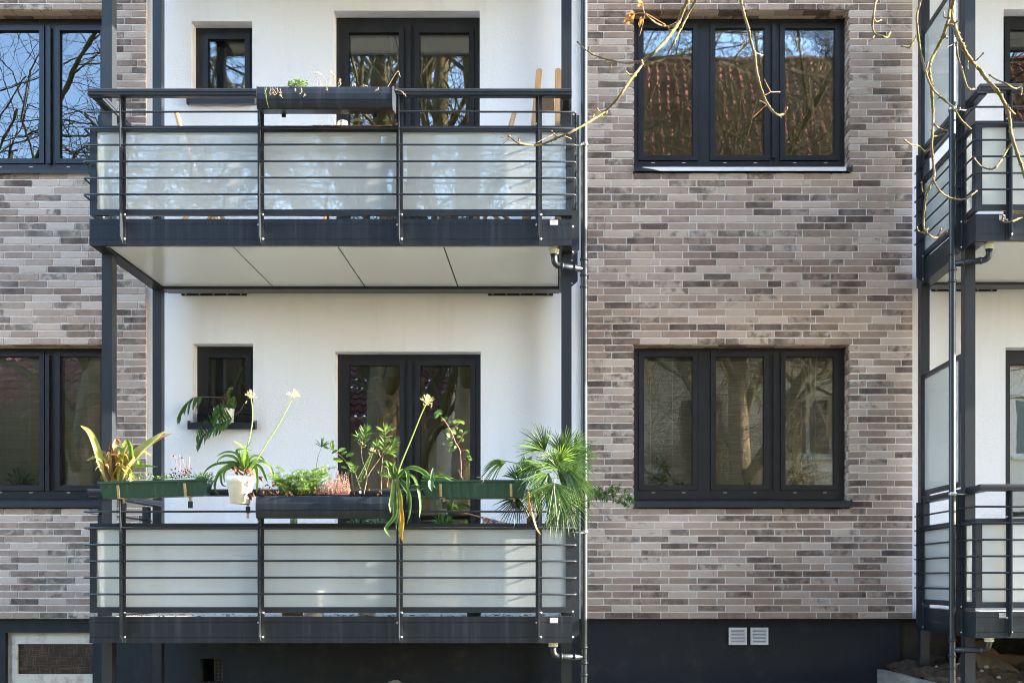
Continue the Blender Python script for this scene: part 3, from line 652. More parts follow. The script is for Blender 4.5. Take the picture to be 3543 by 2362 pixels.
# edging board
pb = MB(); P0, P1 = Vector((2.775, -.02, 0)), Vector((2.84, -2.4, 0)); k = 14
for i in range(k+1):
    p = P0.lerp(P1, i/k); h = .652+rnd.uniform(-.003, .003)
    for dx, z in ((0, .2), (0, h-.004), (.004, h), (.056, h+.001), (.06, h-.004), (.06, .2)): pb.v.append((p.x+dx, p.y, z))
for i in range(k):
    for a in range(5): pb.f.append((i*6+a, i*6+a+1, (i+1)*6+a+1, (i+1)*6+a))
pb.f += [tuple(range(6))[::-1], tuple(k*6+a for a in range(6))]
tag(pb.build('edging_board', M['plank']), 'weathered grey board on edge in front of the plinth', 'board')
st = MB().ball((uX(1362, 10.1), -.6, .50), .1, 12, (1.0, .8, 1.0))
st.v = [(x+.012*mno.noise(Vector((x*9,y*9,z*9))), y, z+.02*mno.noise(Vector((x*7,y*7,z*7+5)))) for x, y, z in st.v]
tag(st.build('stone', M['stone'], None, True), 'pale rounded stone at the foot of the dark wall', 'stone')

# ------------------------------------------------------------------ houses across the yard (seen in the panes)
def house(X0, X1, Yf, depth, eave, ridge, label, cols, rows, wm='cream'):
    H = thing('house', label, 'house'); Yb = Yf-depth; wz = []
    holes = [(a, a+1.1, z, z+1.35) for a in cols for z in rows]
    m = MB(); cells(m, X0, X1, 0, eave, -Yf, -Yf+.3, holes); m.v = [(x, -y, z) for x, y, z in m.v]; m.f = [f[::-1] for f in m.f]; m.build('wall', M[wm], H)
    MB().box(X0, X1, Yb, Yf-.31, 0, eave).build('core', M[wm], H)
    ym = (Yf+Yb)/2
    MB().add([(X0,Yf,eave),(X0,Yb,eave),(X0,ym,ridge),(X0+.2,Yf,eave),(X0+.2,Yb,eave),(X0+.2,ym,ridge)], [(0,1,2),(5,4,3)]).build('gable', M[wm], H)
    MB().add([(X1,Yf-.3,eave),(X1,Yb,eave),(X1,ym,ridge-.1),(X1-.2,Yf-.3,eave),(X1-.2,Yb,eave),(X1-.2,ym,ridge-.1)], [(2,1,0),(3,4,5)]).build('gable', M[wm], H)
    for q_ in (.28, .62):
        yy = Yf+(Yb-Yf)*q_; w = MB().box(X1+.001, X1+.05, yy-.55, yy+.55, 1.3, 2.8).build('window', M['wwhite'], H); MB().box(X1+.051, X1+.056, yy-.47, yy+.47, 1.38, 2.72).build('pane', M['pane_far'], w)
    for a, b, c, d in holes:
        f = MB(); cells(f, a, b, c, d, -Yf+.12, -Yf+.18, [(a+.07, (a+b)/2-.04, c+.07, d-.07), ((a+b)/2+.04, b-.07, c+.07, d-.07)]); f.v = [(x, -y, z) for x, y, z in f.v]; f.f = [q[::-1] for q in f.f]
        w = f.build('window', M['wwhite'], H); MB().box(a+.06, b-.06, Yf-.17, Yf-.155, c+.06, d-.06).build('pane', M['pane_far'], w)
        MB().box(a-.08, b+.08, Yf-.1, Yf+.10, c-.07, c-.005).build('sill', M['wwhite'], w)
    ov = .5; tw, tl = .24, .34
    for sgn, lab in ((1, 0), (-1, 1)):
        y0 = (Yf if sgn > 0 else Yb)+sgn*ov; sl_ = Vector((0, ym-y0, ridge-eave+ov*.9)); L = sl_.length; sd = sl_.normalized(); z0 = eave-ov*.9
        nr = Vector((0, -sd.z*(-1 if sgn > 0 else 1)*1.0, abs(sd.y))); rt = MB()
        ncol = int((X1-X0+.8)/tw) if sgn > 0 else 2; nrow = int(L/tl)+1
        prof = [0, .035, .055, .035, 0, -.012]
        for rI in range(nrow):
            a0 = Vector((0, y0, z0))+sd*(rI*tl); a1 = a0+sd*(tl*1.04); o = len(rt.v)
            xs = []
            if sgn > 0:
                for c in range(ncol):
                    for kk, h in enumerate(prof): xs.append((X0-.4+(c+kk/6)*tw, h))
            xs = xs or [(X0-.4, .02), (X1+.4, .02)]
            if sgn > 0: xs.append((X0-.4+ncol*tw, 0))
            for x, h in xs:
                rt.v.append(tuple(Vector((x,0,0))+a0+nr*(h+.055))); rt.v.append(tuple(Vector((x,0,0))+a1+nr*(h+.02)))
            for i in range(len(xs)-1): rt.f.append((o+2*i, o+2*i+2, o+2*i+3, o+2*i+1))
        r_ = rt.build('roof', M['tile'], H)
    MB().prism([(ym-.14, ridge+.02), (ym, ridge+.14), (ym+.14, ridge+.02)], X0-.4, X1+.4, 'x').build('ridge_tiles', M['tile'], H)
    MB().box((X0+X1)/2+.5, (X0+X1)/2+1.2, ym-1.1, ym-.5, ridge-2, ridge+.9).build('chimney', M['brick1'], H)
    return H
house(1.6, 17, -16.2, 10, 7.9, 15.2, 'cream house with steep clay tile roof across the yard, mirrored in the right windows', [2.6, 5.0, 7.6, 10.2, 12.8], [1.2, 4.2, 6.3])
house(-10.4, -3.15, -19.3, 12, 5.5, 9.6, 'cream house with red roof and sunlit side wall, mirrored in the balcony doors', [-9.4, -7.2, -5.0], [1.1, 3.5], 'tan')
house(-7.5, 4, -44, 8, 6.8, 10.4, 'distant cream house added to close the bright horizon mirrored in the lower frosted panels', [-6.4, -4, -1.6, .8], [1.2, 4.0])  # added in the gap so no bright horizon shows in the frosted panels
house(-27, -11, -21, 8, 6.4, 10.2, 'brown house at far left, mirrored in the left windows', [-25, -22, -19, -16, -13], [1.2, 3.9], 'brick_far')

# ------------------------------------------------------------------ bare trees (seen in the panes)
def grow(mbs, p, d, L, r, lv, R, maxlv):
    n = 5 if lv < 3 else 4; pts = [p]; q = d.normalized()
    for i in range(n):
        q = (q+Vector((R.gauss(0,.12), R.gauss(0,.12), R.gauss(.02 if lv < 3 else -.03,.10)))*(.25 if lv == 0 else .6+.35*lv)).normalized(); pts.append(pts[-1]+q*L/n)
    end = r*(.62 if lv < maxlv else .25); rr = [r+(end-r)*i/n for i in range(n+1)]
    if lv == 0: rr[0] *= 1.35
    mbs[0 if lv == 0 else 1].tube(cr(pts, 2) if lv < 2 else pts, ([x for a, b in zip(rr[:-1], rr[1:]) for x in (a, (a+b)/2)]+[rr[-1]]) if lv < 2 else rr, (14, 8, 5, 3, 3, 3)[lv], lv < 2)
    if lv == maxlv: return
    k = (6, 6, 7, 7, 6)[lv]
    for i in range(k):
        t = .45+.55*(i+R.random()*.6)/k if lv == 0 else .2+.8*(i+R.random()*.7)/k
        t = min(t, .999); j = int(t*n); b = pts[j].lerp(pts[j+1], t*n-j); az = 2.4*i+R.random()
        ax = (pts[j+1]-pts[j]).normalized(); o1 = ax.orthogonal().normalized(); o2 = ax.cross(o1)
        sp = R.uniform(.55, 1.0) if lv else R.uniform(.5, .9)
        nd_ = (ax*math.cos(sp)+(o1*math.cos(az)+o2*math.sin(az))*math.sin(sp)); nd_.z += .12 if lv < 2 else -.05
        grow(mbs, b, nd_, L*(R.uniform(.55, .75) if lv else R.uniform(.6, .85)), max(.0045, rr[j]*(R.uniform(.40, .58))), lv+1, R, maxlv)
def tree(x, y, h, r, seed, label, lean=(0,0,1), maxlv=4, trunkL=None):
    T = thing('bare_tree', label, 'tree'); mbs = [MB(), MB()]
    grow(mbs, Vector((x, y, gz(x, y)-.1)), Vector(lean), trunkL or h*.55, r, 0, random.Random(seed), maxlv)
    mbs[0].build('trunk', M['bark'], T, True); mbs[1].build('crown', M['branch'], T, True); return T
tree(-1.96, -12.3, 13, .27, 3, 'big bare tree behind the viewer, mirrored in the right leaf of the balcony doors', (.0, 0, 1), 4, 10.5)
tree(-3.10, -16.3, 14, .28, 33, 'bare tree with sunlit bark, mirrored in the lower balcony door', (.01, 0, 1))
tree(-3.72, -13.3, 14, .40, 8, 'thick bare tree to the left, mirrored in the left leaf of the balcony doors', (.01, 0, 1), 4, 11)
tree(-10.2, -13.5, 14, .30, 14, 'bare tree mirrored in the window at the left edge', (.12, 0, 1), 4)
tree(-7.6, -18.0, 14, .30, 15, 'distant bare tree mirrored in the left windows', (-.05, 0, 1))
tree(3.6, -12.9, 13, .26, 21, 'bare mossy tree mirrored in the right brick wall windows', (-.04, 0, 1), 5)
tree(7.4, -13.4, 12, .24, 22, 'bare slim tree mirrored at the right edge', (-.08, 0, 1), 5)
tree(19.0, -3.3, 9, .14, 27, 'slender bare tree added out of view far right to dapple the sun', (-.05, 0, 1), 3)  # out of view, added so its crown breaks up the low sun
tree(3.3, -14.2, 8, .16, 44, 'low branching bare tree mirrored in the lower right window', (.05, 0, 1), 5, 2.6)
tree(-11.4, -15.5, 8, .15, 46, 'low branching bare tree mirrored in the lower left window', (.0, 0, 1), 5, 2.8)
HG = thing('screen_hedge', 'evergreen row added across the yard to cover a bright streak in the frosted panels', 'screen_hedge'); R = random.Random(5); hb = MB(); core = MB().box(-15, 1.2, -18.2, -17.5, 0, 2.5)  # added evergreen screen, blocks a bright reflection in the lower frosted panels
for i in range(9000):
    x = R.uniform(-15.1, 1.3); f = R.random()
    p = Vector((x, -17.5+R.uniform(-.05, .12), R.uniform(.0, 2.55))) if f < .75 else Vector((x, R.uniform(-18.2, -17.45), 2.5+R.uniform(-.03, .14)))
    a = Vector((R.uniform(-1,1), R.uniform(-.3,1), R.uniform(-1,1))).normalized()*R.uniform(.04,.10); b = a.orthogonal().normalized()*R.uniform(.02,.05); hb.add([p-a, p+b, p+a, p-b], [(0,1,2,3)])
core.build('core', M['branch'], HG); fo = hb.build('foliage', M['screen_hedge'], HG); fo['kind'] = 'stuff'
# ------------------------------------------------------------------ chestnut twigs in front of the facade
CH = thing('chestnut_tree', 'bare chestnut tree with mossy twigs hanging in front of the right wall', 'tree')
tb = MB(); tp = [Vector((4.9, -6.6, 0)), Vector((4.8, -6.4, 2.5)), Vector((4.6, -6.2, 5)), Vector((4.2, -5.8, 7.2))]
tb.tube(cr(tp, 5), [.30-.010*i for i in range(16)], 14); tb.build('trunk', M['bark'], CH, True)
TR = lambda x, y: (2400+x/2.0577, y/2.0577); UR_ = lambda x, y: (1600+x/2.6133, y/2.6133); RM_ = lambda x, y: (2643+x/2.6133, 600+y/2.6133)
def twig(conv, pts, r0, r1, d0=6.6, d1=6.6, bud=True, parent=CH, ext=None):
    n = len(pts); q = [P(*conv(x, y), d0+(d1-d0)*i/(n-1)+.05*math.sin(1.7*i+pts[0][0])) for i, (x, y) in enumerate(pts)]
    if ext: q = [Vector(e) for e in ext]+q
    c = cr(q, 11); m = len(c); R = random.Random(int(pts[0][0]*7+pts[-1][1])); s = (d0/FPX)
    rr = []
    for i in range(m):
        t = i/(m-1); r = (r0+(r1-r0)*t)*s; r *= .80*(1+R.uniform(-.16,.16)+(.42 if R.random() < .10 else 0)); rr.append(r)
    mb = MB().tube([p+Vector((R.uniform(-1,1), R.uniform(-1,1), R.uniform(-1,1)))*.14*rr[i] for i, p in enumerate(c)], rr, 8)
    for i in range(4, m-3):
        if R.random() < .07 and r0 > 3.4:
            v = Vector((R.uniform(-1,1), R.uniform(-1,1), R.uniform(-1,.4))).normalized(); p = c[i]; l = rr[i]*R.uniform(1.6,3.4); mb.tube([p, p+v*l*.6, p+v*l], [rr[i]*.6, rr[i]*.5, rr[i]*.2], 5)
    o = mb.build('twig', M['twig'], parent, True)
    if bud:
        dv = (c[-1]-c[-2]).normalized(); L = r1*s*4.2; MB().tube([c[-1]-dv*L*.15, c[-1]+dv*L*.25, c[-1]+dv*L*.6, c[-1]+dv*L], [r1*s, r1*s*1.5, r1*s*1.05, .0005], 7).build('bud', M['bud'], o, True)
    return c, o
def limb(pts, r0, r1): 
    c = cr(pts, 6); MB().tube(c, [r0+(r1-r0)*i/(len(c)-1) for i in range(len(c))], 8).build('limb', M['branch'], CH, True)
a0 = P(*UR_(2100, -60), 6.5); d0p = P(*TR(1850, -60), 6.7)
limb([(4.3, -5.9, 6.8), (3.2, -5.2, 6.9), (2.2, -4.6, 6.4), d0p], .07, .012); limb([(4.5, -6.1, 5.6), (2.6, -5.2, 6.8), (1.4, -4.6, 6.2), a0], .06, .013)
limb([(2.2, -4.6, 6.4), (1.7, -4.3, 5.9), P(*TR(330, -50), 6.6)], .02, .009); limb([(2.2, -4.6, 6.4), (2.0, -4.4, 5.9), P(*TR(1310, -50), 6.6)], .02, .008); limb([(2.6, -4.8, 6.5), (2.3, -4.3, 5.9), P(*TR(1640, -60), 6.7)], .02, .010)
cA, tA = twig(UR_, [(2070,-60),(2040,0),(1990,100),(1950,210),(1860,340),(1740,470),(1640,545),(1600,620),(1500,750),(1420,870),(1300,1000),(1200,1070),(1000,1185),(850,1250),(720,1305),(620,1312),(500,1290),(425,1235)], 9, 3.2, 6.5, 6.2)
twig(UR_, [(1625,552),(1500,570),(1350,548),(1220,510),(1120,455),(1045,385)], 5, 3, 6.4, 6.7)
twig(UR_, [(1935,232),(1840,240),(1760,215),(1690,165),(1650,125)], 4.5, 3, 6.5, 6.4, False)
twig(UR_, [(2140,-60),(2110,0),(2060,90),(1990,230),(1920,370),(1862,478)], 6.5, 4, 6.5, 6.6, False)
for p in ([(1540,690),(1505,672),(1482,650)], [(1250,1025),(1240,1008),(1222,985)], [(860,1245),(835,1220),(812,1192)], [(520,1300),(512,1275),(509,1255)], [(1310,995),(1300,1030),(1265,1035)], [(1860,245),(1870,270),(1890,275)]): twig(UR_, p, 3.2, 2.4, 6.45, 6.42)
def stalk(conv, pts, r=1.3, d=6.4, par=CH): MB().tube(cr([P(*conv(x, y), d+.02*i) for i, (x, y) in enumerate(pts)], 4), r*d/FPX, 5).build('leaf_stalk', M['petiole'], par, True)
for p in ([(1650,125),(1600,118),(1555,127)], [(1645,120),(1637,85),(1632,55)], [(1648,130),(1630,220),(1600,330)], [(1655,120),(1740,170),(1835,225)], [(672,1292),(740,1255),(820,1218)], [(850,1210),(920,1230),(985,1255)], [(425,1255),(390,1280),(360,1310)], [(430,1258),(380,1250),(345,1245)],
          [(1215,1005),(1170,1008),(1135,1018)], [(1225,1000),(1205,1030),(1188,1060)], [(1240,1020),(1265,1050),(1270,1068)], [(1350,560),(1320,562),(1303,558)], [(1350,570),(1345,610),(1341,655)], [(1925,205),(1890,225),(1850,238)]): stalk(UR_, p)
def dryleaf(conv, x, y, L, ang, d=6.4, par=CH, m='dry', W=.4):
    c = P(*conv(x, y), d); ax = Vector((math.cos(ang), .3, math.sin(ang))); s = d/FPX
    mb = MB()
    for k in range(3):
        mb.strap([c, c+ax*L*s*.5+Vector((0, -.01*k, .006*(k-1))), c+ax*L*s+Vector((0, .01, .012*(k-1)))], L*s*W*(1-.2*k), .5, 2.2*(k-1), .6)
    mb.build('leaf', M[m], par)
dryleaf(UR_, 1555, 127, 42, math.pi+.55, W=.5, m='petiole'); dryleaf(UR_, 1632, 60, 28, 2.3, m='petiole'); dryleaf(UR_, 1620, 165, 22, -2.0, m='petiole'); dryleaf(UR_, 1195, 1045, 12, -2.2, m='petiole')
cB, tB = twig(TR, [(320,-60),(335,0),(355,90),(385,190),(405,290),(435,390),(448,500),(465,580),(490,660),(520,730),(560,790),(600,820),(640,808),(657,778)], 6.5, 4, 6.6, 6.4)
for p in ([(385,280),(350,320),(315,370)], [(435,375),(465,385),(495,395)], [(500,680),(545,655),(525,610),(503,565)], [(545,657),(580,656),(615,655)], [(520,745),(495,728),(467,715)], [(520,745),(470,790),(415,845)], [(545,755),(535,745),(520,725)]): stalk(TR, p, 1.5, 6.5)
twig(TR, [(1320,-60),(1300,0),(1285,80),(1278,130),(1272,180),(1290,240),(1340,258),(1378,266),(1393,240)], 5, 4, 6.6, 6.5)
twig(TR, [(1280,125),(1300,155),(1332,145)], 3, 2.6, 6.6, 6.6); twig(TR, [(1290,245),(1275,275),(1260,288)], 3.5, 2.6, 6.6, 6.6)
twig(TR, [(1870,-60),(1850,0),(1835,90),(1860,200),(1900,300),(1960,410),(2040,500),(2090,570),(2170,660),(2220,750),(2250,850),(2260,950),(2290,1050),(2330,1170),(2352,1240),(2375,1330)], 9, 6.5, 6.7, 6.5, False)
twig(TR, [(1825,60),(1810,150),(1770,270),(1710,390),(1680,480),(1690,600),(1700,720),(1705,830),(1700,950),(1695,1050),(1705,1150),(1715,1240),(1690,1310),(1655,1400),(1645,1500)], 7.5, 4, 6.7, 6.5, False)
twig(RM_, [(1468,232),(1460,250),(1445,400),(1450,500),(1490,550),(1540,580),(1580,570),(1640,530)], 4, 3.4, 6.5, 6.5)
twig(RM_, [(1452,540),(1400,522),(1385,488)], 3, 2.4, 6.5, 6.5); twig(RM_, [(1560,575),(1580,545),(1595,515)], 3, 2.8, 6.5, 6.5); twig(RM_, [(1480,540),(1470,515),(1485,500)], 2.5, 2, 6.5, 6.5)
twig(RM_, [(1530,50),(1580,145),(1650,205),(1740,235),(1820,232),(1880,195),(1918,162)], 4, 3, 6.5, 6.4); twig(RM_, [(1500,110),(1465,155),(1435,160),(1425,90)], 3, 2.4, 6.5, 6.55)
twig(TR, [(1640,-60),(1620,0),(1590,110),(1595,220),(1610,340),(1635,450),(1660,540),(1700,630),(1770,700),(1840,760),(1870,800),(1910,860),(1975,922)], 5.5, 4, 6.7, 6.4, False)
twig(TR, [(1592,240),(1560,310),(1530,340),(1485,328)], 3.5, 2.6, 6.65, 6.6); twig(TR, [(1865,300),(1880,400),(1910,500),(1940,600),(1960,635),(1995,635)], 4.5, 4, 6.65, 6.5, False)
twig(TR, [(1955,445),(2010,432),(2058,384)], 3, 2.4, 6.65, 6.6); twig(TR, [(1955,430),(1950,470),(1955,495)], 3.5, 2.8, 6.65, 6.6, False)
twig(TR, [(2400,590),(2352,600),(2290,630),(2220,595),(2150,565),(2114,540)], 4.5, 3, 6.5, 6.5); twig(TR, [(2335,620),(2333,650),(2330,672)], 4, 3, 6.5, 6.5)
twig(TR, [(2268,1015),(2230,1070),(2190,1140),(2150,1190),(2110,1205),(2050,1185),(2003,1135)], 4.5, 3, 6.55, 6.45)
twig(TR, [(1695,1050),(1650,1080),(1600,1040),(1550,1030),(1508,1002)], 4, 2.8, 6.6, 6.5); twig(TR, [(1715,885),(1750,915),(1805,930)], 4, 3, 6.6, 6.6, False); twig(TR, [(1702,970),(1740,968),(1770,956)], 3, 2.4, 6.6, 6.6)
twig(TR, [(1820,130),(1785,125),(1783,92)], 3, 2.4, 6.7, 6.7); twig(TR, [(1668,520),(1662,490),(1668,448)], 3, 2.3, 6.6, 6.6); twig(TR, [(1790,260),(1802,265),(1808,275)], 4.5, 3.5, 6.7, 6.7, False)
twig(TR, [(2235,760),(2265,795),(2288,812)], 5, 4, 6.6, 6.55, False); twig(TR, [(1840,750),(1845,770),(1880,790),(1893,772)], 3, 2.5, 6.5, 6.45); twig(TR, [(1868,300),(1830,325),(1800,335)], 2.4, 1.5, 6.6, 6.6, False)
twig(RM_, [(2400,360),(2352,385),(2290,415),(2240,435),(2190,440),(2157,430),(2163,385)], 4.5, 3.2, 6.5, 6.45)

# ------------------------------------------------------------------ furniture on the upper balcony
FZ = 4.134
T_ = thing('folding_table', 'small slatted wooden folding table behind the upper balcony rail', 'table'); tx0, tx1, tz = uX(1085, 9.25), uX(1361, 9.25), vZ(433, 9.2)
for i in range(8):
    a = tx0+(tx1-tx0)*i/8; MB().box(a+.003, a+(tx1-tx0)/8-.005, -1.50, -1.02, tz-.018, tz).build('slat', M['wood_dk'], T_)
MB().box(tx0+.02, tx1-.02, -1.44, -1.41, tz-.045, tz-.0185).build('batten', M['wood_dk'], T_); MB().box(tx0+.02, tx1-.02, -1.10, -1.07, tz-.045, tz-.0185).build('batten', M['wood_dk'], T_)
for x in (tx0+.06, tx1-.06):
    for ya, yb in ((-1.42, -1.05), (-1.05, -1.42)):
        o_ = .012 if ya < yb else -.012; MB().obox(((x+o_), (ya+yb)/2, (FZ+tz-.046)/2), (.009,0,0), (0,(yb-ya)/2,(tz-.046-FZ)/2-.01), (0,.016,.006)).build('leg', M['wood_dk'], T_)
jr = thing('jar', 'open glass jar with a candle on the wooden table', 'jar'); jx = uX(1184, 9.3)
MB().lathe([(.030,0),(.042,.004),(.043,.045),(.041,.052),(.037,.056),(.039,.058),(.039,.070),(.036,.070),(.036,.056),(.040,.045),(.039,.006),(.0,.005)], (jx, -1.38, tz+.001), 20).build('glass', M['tarpglass'], jr, True)
MB().lathe([(.0,.008),(.034,.008),(.034,.035),(.0,.036)], (jx, -1.38, tz+.001), 16).build('candle', M['wax'], jr, True)
def fchair(x, yc, rz, label):
    C_ = thing('folding_chair', label, 'chair'); w = .19
    def pt(a, b, z): return (x+a*math.cos(rz)-b*math.sin(rz), yc+a*math.sin(rz)+b*math.cos(rz), FZ+z)
    for s in (-w, w):
        MB().tube([pt(s,-.16,.005), pt(s,.02,.42), pt(s,.13,.72), pt(s,.19,.935)], [.018,.018,.018,.020], 8).build('back_leg', M['wood'], C_, True)
        MB().tube([pt(s*.88,.24,.005), pt(s*.88,-.18,.45)], .017, 8).build('front_leg', M['wood'], C_, True)
    for i in range(6):
        b = -.19+i*.065; MB().add([pt(-w*.86,b,.45), pt(w*.86,b,.45), pt(w*.86,b+.05,.45), pt(-w*.86,b+.05,.45), pt(-w*.86,b,.465), pt(w*.86,b,.465), pt(w*.86,b+.05,.465), pt(-w*.86,b+.05,.465)], [(0,3,2,1),(4,5,6,7),(0,1,5,4),(1,2,6,5),(2,3,7,6),(3,0,4,7)]).build('seat_slat', M['wood'], C_)
    for z, b in ((.74, .137), (.83, .160)): MB().tube([pt(-w,b,z), pt(w,b,z)], .020, 6).build('back_slat', M['wood'], C_)
fchair(uX(812, 9.7)-.19, -1.08, math.pi/2, 'wooden folding chair to the left of the table, only its back post tip showing')
fchair(uX(1620, 9.7)+.19, -1.08, -math.pi/2, 'wooden folding chair to the right of the table, only its back post tip showing')
H_ = thing('high_chair', 'tall pale wooden chair frame standing at the upper balcony corner', 'chair')
dH = 9.65; xa, xb = uX(1866, dH), uX(1931, dH)
def board(p0, p1, w, t, name):
    p0, p1 = Vector(p0), Vector(p1); c = (p0+p1)/2; az = (p1-p0)/2; ax = Vector((w/2,0,0)); mb = MB(); n = 10; pr = []
    L = az.length*2; k = [(-w/2, 0), (w/2, 0)]+[(w/2*math.cos(a), L-w/2+w/2*math.sin(a)) for a in [math.pi*i/n for i in range(n+1)]]
    e = az.normalized(); v = [p0+Vector((a,-t/2,0))+e*b for a, b in k]+[p0+Vector((a,t/2,0))+e*b for a, b in k]; m = len(k)
    mb.add(v, [tuple(range(m)), tuple(range(m, 2*m))[::-1]]+[(i,i+m,(i+1)%m+m,(i+1)%m) for i in range(m)]); mb.build(name, M['wood'], H_)
board((xa-.13, -1.05, FZ), (xa, -1.02, vZ(234, dH)), .048, .03, 'side_board'); board((xb, -1.05, FZ), (xb, -1.02, vZ(233, dH)), .052, .03, 'side_board')
MB().prism([(xa+.0, vZ(352, dH)), (xb-.03, vZ(352, dH)), (xb-.03, vZ(345, dH)), (xa, vZ(345, dH))], -1.14, -.86, 'y').build('seat', M['wood'], H_)
MB().prism([(xa-.06, FZ+.55), (xb-.03, FZ+.55), (xb-.03, FZ+.57), (xa-.06, FZ+.57)], -1.16, -.86, 'y').build('footrest', M['wood'], H_)
board((xa-.13, -.72, FZ), (xa-.01, -.95, FZ+.80), .04, .03, 'rear_leg'); board((xb, -.72, FZ), (xb, -.95, FZ+.80), .04, .03, 'rear_leg')

# ------------------------------------------------------------------ planters on the rails
def metal_planter(X0, X1, zt, label):
    pl_ = thing('rail_planter', label, 'planter', 'dark curved rail planters'); h = .882
    prof = [(-1.70,.0), (-1.885,.0), (-1.893,-.02), (-1.902,-.055), (-1.903,-.096), (-1.8995,-.098), (-1.8995,-.100), (-1.902,-.102), (-1.898,-.128), (-1.885,-.152), (-1.870,-.160), (-1.70,-.128)]
    inn = [(-1.704,-.004), (-1.881,-.004), (-1.889,-.022), (-1.898,-.055), (-1.899,-.098), (-1.893,-.130), (-1.881,-.155), (-1.868,-.162), (-1.704,-.168)]
    n = len(prof); mb = MB(); a = [(X0, y, zt+h+z) for y, z in prof]; b = [(X1, y, zt+h+z) for y, z in prof]
    mb.add(a+b, [(i, i+1, i+1+n, i+n) for i in range(1, n-1)]+[(n-1, 0, n, 2*n-1)]); mb.build('trough', M['fascia'], pl_)
    for x, e in ((X0-.003, .003), (X1, .003)): MB().prism([(y-(.003 if y < -1.8 else 0), zt+h+z+(.006 if z == 0 else 0)) for y, z in prof][::-1], x, x+e, 'x').build('end_plate', M['metal'], pl_)
    MB().box(X0+.004, X1-.002, -1.888, -1.702, zt+h-.05, zt+h-.022).build('soil', M['soil'], pl_)
    for x in (X0+.15, X1-.15): MB().box(x-.015, x+.015, -1.7005, -1.69, zt+h-.15, zt+h-.02).build('hook', M['metal'], pl_)
    return pl_
ZU, ZL = 4.140, 4.140-ST
metal_planter(uX(888, 8.80), uX(1356, 8.80), ZU, 'dark curved metal planter with parsley on the upper left rail')
metal_planter(uX(886, 8.80), uX(1357, 8.80), ZL, 'dark curved metal planter with fern and heather on the lower left rail')
def green_box(u0, u1, vt0, vt1, vb, d, label, brk, dep=.17):
    G = thing('flower_box', label, 'planter', 'green plastic flower boxes'); s = d/FPX
    tl, tr_ = P(u0, vt0, d), P(u1, vt1, d); h = (vb-vt0)*s; n = 34; mb = MB(); ins = .022
    def ring(z, shr, y0, y1, rib):
        out = []
        for i in range(n+1):
            t = i/n; x = tl.x+shr+(tr_.x-tl.x-2*shr)*t; zz = tl.z+(tr_.z-tl.z)*t+z
            out.append((x, y0+(.0035 if rib and i % 3 == 0 else 0), zz))
        for i in range(n+1):
            t = 1-i/n; x = tl.x+shr+(tr_.x-tl.x-2*shr)*t; zz = tl.z+(tr_.z-tl.z)*t+z; out.append((x, y1, zz))
        return out
    y = tl.y; rs = [ring(0, 0, y, y+dep, False), ring(-.012, 0, y, y+dep, False), ring(-.014, .010, y+.010, y+dep-.010, True), ring(-h+.01, .010+ins, y+.03, y+dep-.03, True), ring(-h, .016+ins, y+.036, y+dep-.036, False)]
    k = 2*(n+1)
    for r in rs: mb.v += r
    for j in range(len(rs)-1):
        for i in range(k): mb.f.append((j*k+i, (j+1)*k+i, (j+1)*k+(i+1) % k, j*k+(i+1) % k))
    mb.f.append(tuple((len(rs)-1)*k+i for i in range(k))[::-1]); mb.build('tub', M['box_green'], G)
    so_ = MB(); so_.v = ring(-.022, .012, y+.012, y+dep-.012, False); so_.f = [tuple(range(k))]; so_.build('soil', M['soil'], G)
    for ub in brk:
        p = P(ub, vt0+(vt1-vt0)*(ub-u0)/(u1-u0), d); b = MB(); b.obox((p.x, p.y+.0, p.z-.075), (.009,0,0), (0,.0015,0), (0,.012,-.046)); b.obox((p.x+.02, p.y+.06, p.z-.135), (.009,0,0), (0,.0015,0), (0,0,.03)); b.box(p.x-.009, p.x+.029, p.y+.012, p.y+.10, p.z-h-.004, p.z-h-.001)
        o = b.build('bracket', M['brass'], G)
        MB().box(p.x+.006, p.x+.034, p.y+.050, p.y+.075, p.z-.205, p.z-.155).build('rubber_clip', M['rubber'], G)
        hl = MB()
        for q in (-.032, 0, .032): hl.lathe([(.0001,.0016),(.003,.0015),(.003,.0001)], (p.x, p.y-.0005-q*.26*0, p.z-.075+q), 6, (0,-1,0))
        hl.build('hole', M['rubber'], G)
    return G
green_box(335, 721, 1667, 1655, 1724, 8.80, 'green plastic flower box with the yellowing bromeliad at the left end', (409, 640))
green_box(1456, 1826, 1659, 1659, 1722, 8.80, 'green plastic flower box with aloe and sapling right of the planter', (1525, 1768))
sb = thing('flower_box', 'small green flower box on the side rail behind the downpipe', 'planter', 'green plastic flower boxes'); q0 = P(1992, 1692, 9.55); q1 = P(2046, 1692, 9.55)
MB().add([(q0.x, q0.y, q0.z), (q1.x, q1.y, q1.z), (q1.x, q1.y+.6, q1.z), (q0.x, q0.y+.6, q0.z), (q0.x+.016, q0.y+.02, q0.z-.145), (q1.x-.016, q1.y+.02, q1.z-.145), (q1.x-.016, q1.y+.58, q1.z-.145), (q0.x+.016, q0.y+.58, q0.z-.145)], [(4,5,1,0),(5,6,2,1),(6,7,3,2),(7,4,0,3),(7,6,5,4)]).build('tub', M['box_green'], sb)
MB().box(q0.x-.004, q1.x+.004, q0.y-.004, q0.y+.604, q0.z-.008, q0.z+.004).build('rim', M['box_green'], sb)
MB().box(q0.x+.004, q1.x-.004, q0.y+.004, q0.y+.596, q0.z+.0045, q0.z+.012).build('soil', M['soil'], sb)
